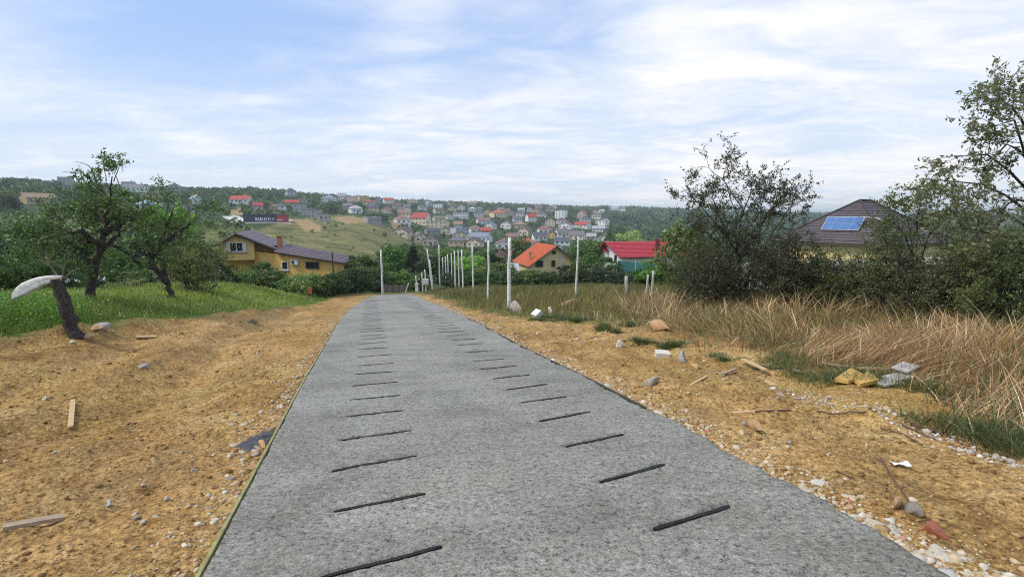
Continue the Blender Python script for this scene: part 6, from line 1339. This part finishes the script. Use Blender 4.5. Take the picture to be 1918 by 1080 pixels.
def stone(x, y, s, kind, label, group=None, sink=.12, rz=None, name='stone', stretch=(1, 1, 1)):
    o = mobj(name, random.choice(ROCKS[kind]), None, (x, y, gz(x, y) - sink * s)); o.scale = (s * stretch[0], s * stretch[1], s * stretch[2]); o.rotation_euler = (random.uniform(-.25, .25), random.uniform(-.25, .25), random.uniform(0, 6.28) if rz is None else rz); tag(o, label, 'stone', group); return o
def pstone(px, py, wpx, kind, label, **k):
    g = on_ground(px, py); return stone(g[0], g[1], wpx * g[1] / 1000 * 1.2, kind, label, None, .06, None, 'stone', (1, 1, 1.35))
for a in [(1421, 808, 42, 'tan', 'large angular tan stone alone on the bare earth'), (1219, 716, 36, 'grey', 'rounded grey boulder with reddish underside on the bare earth'), (1160, 650, 18, 'white', 'bright white stone on the earth near the tufts'),
          (1276, 676, 34, 'grey', 'flattish grey stone beside the white tile'), (1302, 684, 20, 'tan', 'small orange-tan stone beside the flattish grey one'), (1678, 948, 40, 'tan', 'rounded tan stone at the end of the bent stick'), (1715, 962, 42, 'grey', 'grey rounded stone beside the tan one at the stick end'), (1756, 1003, 46, 'brick', 'pinkish broken stone by the white mortar'),
          (1413, 838, 26, 'tan', 'yellowish stone among the pale edge rubble'), (1475, 835, 14, 'grey', 'small grey pebble between tan stone and rubble'), (1392, 796, 16, 'grey', 'small grey stone left of the large tan stone'), (1240, 625, 40, 'tan', 'earthy clod at the corner of the reeds'),
          (472, 877, 30, 'tan', 'long tan stone against the mossy form board'), (493, 838, 26, 'tan', 'ochre stone lying on dark wet spill'), (268, 690, 18, 'grey', 'flat grey stone half sunk in the wide earth strip'), (88, 755, 16, 'pale', 'pale stone on the earth near the upright lath'), (102, 850, 14, 'white', 'small white stone on the wide earth strip'), (205, 950, 16, 'white', 'white pebble in the middle of the wide earth strip'),
          (268, 913, 14, 'pale', 'pale pebble on the wide earth strip above the white one'), (255, 980, 18, 'grey', 'grey pebble paired with a white one'), (267, 985, 12, 'white', 'white pebble paired with the grey one'), (312, 937, 14, 'white', 'white chip right of the paired pebbles'), (475, 603, 22, 'grey', 'flat grey slab of stone on the far earth strip'), (180, 628, 26, 'tan', 'tan stone at the foot of the cut trunk'), (165, 636, 30, 'tan', 'broad tan stone beside the cut trunk root'), (136, 644, 14, 'white', 'white stone in front of the cut trunk root'), (190, 623, 26, 'grey', 'grey stone at the grass edge beside the cut trunk'),
          (1062, 575, 40, 'tan', 'earthy stone at the foot of the thick pole'), (1030, 586, 18, 'white', 'white stone beside the white block'), (970, 584, 30, 'grey', 'grey stone at the root of the thick pole')]: pstone(*a)
def rubble():
    r = random.Random(4)
    L1 = {'pale': 'pale crumbly rubble lump along the concrete edge on the reed side', 'grey': 'grey rubble stone along the concrete edge on the reed side', 'brick': 'reddish brick fragment along the concrete edge on the reed side', 'white': 'white mortar lump along the concrete edge on the reed side'}
    for i in range(135):
        a = 1.4 + 24 * r.random() ** 1.7; o = .04 + abs(r.gauss(0, .17)); k = r.choices(('pale', 'grey', 'brick', 'white'), (62, 10, 8, 20))[0]; x, y = road_xy(a, float(road_r(a)) + o); s = min(.24, .05 + r.expovariate(15)) * (1.15 if a < 8 else 1.0); stone(x, y, s, k, L1[k], k + ' rubble on the reed side', .25)
    for i in range(16):                                 # crumbled mortar spilled beside the slab near the camera
        a = 1.5 + 1.5 * r.random(); o = .08 + .32 * r.random(); x, y = road_xy(a, float(road_r(a)) + o); stone(x, y, r.uniform(.12, .26), 'pale', 'broad flat cake of crumbled pale mortar spilled beside the slab', 'crumbled mortar cakes', .1, None, 'mortar_cake', (1.2, 1, .45))
    L2 = {'pale': 'pale rubble stone against the mossy form board', 'grey': 'grey rubble stone against the mossy form board', 'brick': 'red brick fragment against the mossy form board', 'tan': 'tan rubble stone against the mossy form board'}
    for i in range(84):
        a = r.choice((r.gauss(7.3, .8), r.gauss(5.4, .7), 2.6 + 12 * r.random())); a = max(2.4, a); o = .06 + abs(r.gauss(0, .17 if a > 6.4 else .26)); k = r.choices(('pale', 'grey', 'brick', 'tan'), (50, 18, 12, 20))[0]; x, y = road_xy(a, float(road_l(a)) - o); stone(x, y, min(.2, .045 + r.expovariate(19)), k, L2[k], k + ' rubble by the mossy boards', .2)
    for i in range(22):
        px, py = r.uniform(1290, 1500), r.uniform(668, 712); g = on_ground(px, py); stone(g[0], g[1], r.uniform(.04, .13), r.choice(('pale', 'tan', 'pale')), 'rubble piece strewn among laths at the edge of the reeds', 'rubble among the laths', .2)
    for i in range(24):
        px = r.uniform(900, 1150); py = 590 + (px - 900) * .21 + r.uniform(-14, 16); g = on_ground(px, py)
        if lateral(g[0], g[1]) < float(road_r(along(g[0], g[1]))) + .15: continue
        stone(g[0], g[1], r.uniform(.06, .17), r.choice(('pale', 'tan', 'white')), 'pale rubble stone between the poles and the far lane', 'rubble between the poles and lane', .2)
rubble()
_ico = None
def pebble_field(name, X, Y, S, mat, label, seed, tint=None):
    bm = bmesh.new(); bmesh.ops.create_icosphere(bm, subdivisions=1, radius=.5); v0 = np.array([p.co[:] for p in bm.verts]); f0 = np.array([[q.index for q in p.verts] for p in bm.faces]); bm.free()
    r = np.random.default_rng(seed); n = len(X); k = len(v0); V = v0[None] * r.uniform(.7, 1.3, (n, 1, 3)) * (1 + .35 * r.normal(size=(n, k, 1)) * .5); V[:, :, 2] *= .7; a = r.uniform(0, 6.28, n); ca, sa = np.cos(a)[:, None], np.sin(a)[:, None]
    x = V[:, :, 0] * ca - V[:, :, 1] * sa; y = V[:, :, 0] * sa + V[:, :, 1] * ca; Z = ground_h(X, Y); P = np.stack([x * S[:, None] + X[:, None], y * S[:, None] + Y[:, None], V[:, :, 2] * S[:, None] + Z[:, None] + .1 * S[:, None]], -1).reshape(-1, 3)
    F = (f0[None] + (np.arange(n) * k)[:, None, None]).reshape(-1, 3); tag(mobj(name, mk_mesh(name, P, F, mat)), label, None, None, 'stuff')
def island_mat(name, stops):
    m, nt, N, L, b = nodes(name); g = N.new('ShaderNodeNewGeometry'); c = _ramp(N, L, g.outputs['Random Per Island'], stops); tc = N.new('ShaderNodeTexCoord'); n = _noise(N, L, tc.outputs['Object'], 60, 3, .6); c = _mix(N, L, .5, c, _ramp(N, L, n, [(.35, (.65, .65, .65)), (.65, (1.25, 1.25, 1.25))]), 'MULTIPLY'); L.new(c, b.inputs['Base Color']); b.inputs['Roughness'].default_value = .95; b.inputs['Specular IOR Level'].default_value = .15; return m
def gravel():
    r = np.random.default_rng(17)
    def dirt_pts(n, rmax, az0, az1, pw=1.6):
        R = 2.4 + (rmax - 2.4) * r.uniform(0, 1, n) ** pw; az = r.uniform(math.radians(az0), math.radians(az1), n); X, Y = R * np.sin(az), R * np.cos(az); a, l = along(X, Y), lateral(X, Y); ok = ((l < road_l(a) - .07) & (l > grass_edge(a) + .1)) | ((l > road_r(a) + .08) & (l < right_edge(a) + .3)); return X[ok], Y[ok]
    X, Y = dirt_pts(40000, 20, -50, 46); dens = vnoise(X * .9, Y * .9) + .5 * vnoise(X * 3, Y * 3); k = r.uniform(0, 1, len(X)) < np.clip(.42 + dens * 1.1, .05, 1); X, Y = X[k][:11500], Y[k][:11500]
    S = .008 + r.exponential(.0085, len(X)); S = np.minimum(S, .055) * (1 + .04 * np.hypot(X, Y)); pebble_field('earth_clods', X, Y, S, island_mat('clod_earth', [(0, (.14, .075, .03)), (.35, (.28, .16, .06)), (.75, (.42, .26, .10)), (.93, (.52, .38, .2)), (1, (.62, .55, .42))]), 'loose clods and grit scattered over the bare earth', 1)
    n = 5200; a = 1.2 + 24 * r.uniform(0, 1, n) ** 1.8; o = .03 + np.abs(r.normal(0, .20, n)); side = r.uniform(0, 1, n) < .68; l = np.where(side, road_r(a) + .03 + o, road_l(a) - .04 - o * .8); X, Y = road_xy(a, l); S = np.minimum(.012 + r.exponential(.014, n), .075); pebble_field('pale_gravel', X, Y, S, island_mat('pale_grit', [(0, (.34, .22, .10)), (.4, (.48, .35, .19)), (.7, (.58, .47, .31)), (.92, (.68, .62, .5)), (1, (.44, .16, .09))]), 'pale crushed rubble grit lining the concrete edges', 2)
    n = 600; q = [on_ground(px, np.interp(px, [1480, 1620, 1760, 1918], [735, 762, 820, 885]) + r.normal() * 8) for px in r.uniform(1440, 1960, n)]; q = np.array([g for g in q if g is not None]); pebble_field('grey_grit', q[:, 0], q[:, 1], .01 + r.exponential(.012, len(q)), island_mat('grey_grit', [(0, (.34, .30, .24)), (.6, (.54, .5, .43)), (1, (.72, .7, .64))]), 'grey grit streak along the foot of the coarse grass', 3)
gravel()

WD = {'fresh': pmat('fresh_lath', (.62, .46, .25), (.46, .32, .15), 9, .8, .4, .003, rand=.08), 'old': pmat('weathered_lath', (.42, .33, .22), (.26, .2, .13), 9, .9, .5, .003, rand=.1), 'dark': pmat('brown_lath', (.20, .10, .06), (.12, .06, .04), 9, .9, .5, .003, rand=.1)}
def plank(p, q, w, t, mat, label, name='plank', cat='plank', lift=.0, group=None, roll=0.0):
    """board lying on the earth between two pixels"""
    a, b = on_ground(*p), on_ground(*q); a[2] += lift + t * .6; b[2] += lift + t * .6; d = b - a; L_ = np.linalg.norm(d); d /= L_; s = np.cross(d, [0, 0, 1]); s /= np.linalg.norm(s); n = np.cross(s, d); s = s * math.cos(roll) + n * math.sin(roll); n = np.cross(s, d); m = MB(); c = (a + b) / 2
    rows = []
    for k in np.linspace(0, 1, 4): e = a + d * L_ * k - c; j = random.uniform(-.06, .06) * w; rows.append([e - s * (w / 2 + j), e + s * (w / 2 - j)])
    for i in range(3):
        (l0, r0), (l1, r1) = rows[i], rows[i + 1]; m.hexa([l0 - n * t / 2, r0 - n * t / 2, r1 - n * t / 2, l1 - n * t / 2], [l0 + n * t / 2, r0 + n * t / 2, r1 + n * t / 2, l1 + n * t / 2])
    o = m.obj(name, mat); o.location = tuple(c); tag(o, label, cat, group); return o
plank((138, 760), (132, 798), .05, .02, WD['fresh'], 'short fresh lath lying on the wide earth strip', 'lath', 'lath', .025)
plank((8, 1010), (120, 980), .065, .025, WD['old'], 'rough pale split stick of timber on the wide earth strip')
plank((253, 626), (292, 630), .12, .03, WD['fresh'], 'pale flat board offcut by the grass edge')
plank((1372, 769), (1420, 770), .03, .02, WD['fresh'], 'pale half of a split lath on bare earth', 'lath', 'lath'); plank((1415, 771), (1480, 768), .025, .02, WD['dark'], 'dark brown half of a split lath on bare earth', 'lath', 'lath')
plank((1535, 683), (1625, 699), .05, .025, WD['old'], 'long weathered batten at the foot of the reeds', 'batten', 'batten', .05)
plank((1600, 705), (1674, 705), .05, .025, WD['fresh'], 'fresh batten beside the stacked board scraps', 'batten', 'batten', .05)
plank((1390, 679), (1434, 700), .06, .025, WD['fresh'], 'pale board crossing the small rubble heap', 'plank', 'plank', .07); plank((1348, 705), (1378, 694), .045, .02, WD['old'], 'short grey board leaning in the rubble', 'plank', 'plank', .05); plank((1330, 693), (1362, 700), .05, .02, WD['old'], 'short weathered board flat among rubble'); plank((1420, 705), (1450, 722), .06, .02, WD['fresh'], 'pale board end sticking out of the grass'); plank((1295, 715), (1325, 702), .03, .02, WD['fresh'], 'thin fresh lath below the rubble heap', 'lath', 'lath'); plank((1475, 690), (1500, 700), .09, .02, WD['old'], 'grey board scrap in weeds by the reeds', 'plank', 'plank', .02)
def scraps():
    ym = pmat('yellow_board', (.66, .43, .13), (.56, .34, .09), 4, .85, .3, .004); g = on_ground(1604, 722); k = g[1] / 1000
    P = [(-42, 8), (-12, -12), (12, -3), (20, -8), (42, 5), (6, 14), (-6, 7), (-16, 10)]; pts = []
    for x, y in P: q = on_ground(1604 + x, 718 + y); pts.append(np.array([q[0], q[1], g[2] + .05 + .0 * x]))
    b = MB(); n = len(pts); top = [p + np.array([0, 0, .025]) for p in pts]; b.poly(top[::-1] if np.cross(top[1][:2] - top[0][:2], top[2][:2] - top[1][:2]) < 0 else top); b.poly([p - np.array([0, 0, .02]) for p in pts])
    for i in range(n): j = (i + 1) % n; b.poly([pts[i] - np.array([0, 0, .02]), pts[j] - np.array([0, 0, .02]), top[j], top[i]])
    tag(b.obj('insulation_board', ym), 'broken yellow-orange board lying beside the reeds', 'board')
    for i, (x, y, lift, wd, lab) in enumerate([(1664, 723, .03, .30, 'lowest grey tile of the scrap stack beside the yellow board'), (1683, 717, .07, .36, 'middle grey tile of the scrap stack beside the yellow board'), (1694, 710, .115, .32, 'topmost pale tile of the scrap stack beside the yellow board')]):
        g = on_ground(x, y); b = MB(); b.box((0, 0, 0), (wd, .2, .022), 0, .15 + .2 * i); b.box((0, 0, -.03), (wd * .7, .14, .05), 0, .15 + .2 * i); o = b.obj('tile_scrap', pmat('pale_tile', (.55, .53, .5), (.42, .4, .38), 6, .7, .3, .003, rand=.1)); o.location = (g[0], g[1], g[2] + lift + .02); o.rotation_euler = (.05 * i, -.04, 0); tag(o, lab, 'tile')
    g = on_ground(1240, 668); b = MB(); b.box((0, 0, .05), (.24, .2, .1), 0, -.1); o = b.obj('white_tile', pmat('cream_tile', (.68, .66, .58), (.55, .53, .46), 6, .6, .2)); o.location = (g[0], g[1], g[2]); o.rotation_euler = (.12, .03, 0); tag(o, 'white rectangular tile block on the bare earth', 'tile')
    g = on_ground(1006, 596); b = MB(); b.box((0, 0, 0), (.26, .26, .20), 0, .3); o = b.obj('white_block', pmat('white_block', (.74, .74, .7), (.62, .62, .58), 6, .7, .2)); o.location = (g[0], g[1], g[2] + .13); o.rotation_euler = (.35, -.55, .2); tag(o, 'tilted white building block in grass near the thick pole', 'block')
    g = on_ground(1686, 875); k = g[1]; V = []; F = []
    for i in range(5):
        for j in range(3): V.append((g[0] + (-.07 + i * .035) * k / 4, g[1] + (-.03 + j * .03), g[2] + .02 + .012 * math.sin(i * 1.4 + j)))
    F = [(i * 3 + j, (i + 1) * 3 + j, (i + 1) * 3 + j + 1, i * 3 + j + 1) for i in range(4) for j in range(2)]; o = mobj('paper_scrap', mk_mesh('paper_scrap', V, F, pmat('white_paper', (.8, .8, .79), (.72, .72, .71), 5, .8, .1))); o.modifiers.new('thickness', 'SOLIDIFY').thickness = .003; tag(o, 'crumpled white paper scrap on the bare earth', 'paper')
    tw = pmat('brown_stick', (.17, .09, .055), (.09, .05, .03), 14, .9, .5, .003)
    def stick(pts, r, lab, grp=None):
        P = [on_ground(*p) + np.array([0, 0, r * 1.3 + random.uniform(0, .012)]) for p in pts]; m = MB(); m.tube(P, list(np.linspace(r, r * .6, len(P))), 6); tag(m.obj('stick', tw), lab, 'stick', grp)
    stick([(1648, 868), (1668, 890), (1682, 912), (1704, 942)], .010, 'bent brown stick reaching the tan and grey stones')
    stick([(1530, 768), (1560, 770), (1590, 772), (1622, 774)], .010, 'straight brown stick lying level near the grass edge')
    for i, P in enumerate([[(1652, 795), (1690, 812), (1728, 832)], [(1690, 795), (1720, 808), (1752, 825)], [(1705, 790), (1760, 812), (1800, 832)], [(1745, 800), (1780, 815), (1795, 820)], [(1790, 815), (1850, 830), (1910, 843)]]): stick(P, .008, 'thin dry stalk lying along the foot of the coarse grass', 'dry stalks at the grass foot')
    stick([(1720, 978), (1750, 976), (1775, 984)], .007, 'short twig behind the pinkish stone'); stick([(1195, 722), (1235, 738), (1268, 752)], .007, 'slender twig below the grey boulder'); stick([(1165, 685), (1185, 672)], .008, 'short twig left of the white tile'); stick([(1560, 885), (1590, 900), (1600, 905)], .005, 'short thin twig on the earth near the slab')
    # dark wet spill beside the form board
    g = on_ground(487, 826); r = np.random.default_rng(2); V = [g + np.array([0, 0, .05])]; m = 22
    for ring in (.35, .7, 1.0):
        for i in range(m): a = 6.283 * i / m; q = ring * (.20 + .04 * r.normal()); x, y = g[0] + math.cos(a) * q * .8, g[1] + math.sin(a) * q * 1.7; V.append(np.array([x, y, gz(x, y) + (.035 * (1 - ring) + .012 - .018 * (ring == 1.0)) + r.normal() * .006]))
    F = [(0, 1 + i, 1 + (i + 1) % m) for i in range(m)] + [(1 + k * m + i, 1 + (k + 1) * m + i, 1 + (k + 1) * m + (i + 1) % m, 1 + k * m + (i + 1) % m) for k in (0, 1) for i in range(m)]
    tag(mobj('concrete_spill', mk_mesh('concrete_spill', V, F, pmat('wet_spill', (.10, .10, .105), (.03, .03, .032), 22, .5, .9, .02))), 'small dark wet concrete spill against the mossy form board', 'spill')
scraps()

# ------------------------------------------------------------------ air: thin haze over the valley
def haze():
    b = MB(); b.box((0, 2200, -4), (9500, 9500, 116)); m = bpy.data.materials.new('thin_haze'); m.use_nodes = True; N = m.node_tree.nodes; N.clear(); out = N.new('ShaderNodeOutputMaterial'); v = N.new('ShaderNodeVolumePrincipled'); v.inputs['Density'].default_value = HAZE; v.inputs['Color'].default_value = (.80, .88, .97, 1); v.inputs['Anisotropy'].default_value = .3
    m.node_tree.links.new(v.outputs[0], out.inputs['Volume']); tag(b.obj('haze', m), 'thin bluish haze filling the valley air', None, None, 'stuff')
HAZE = .0003
haze()
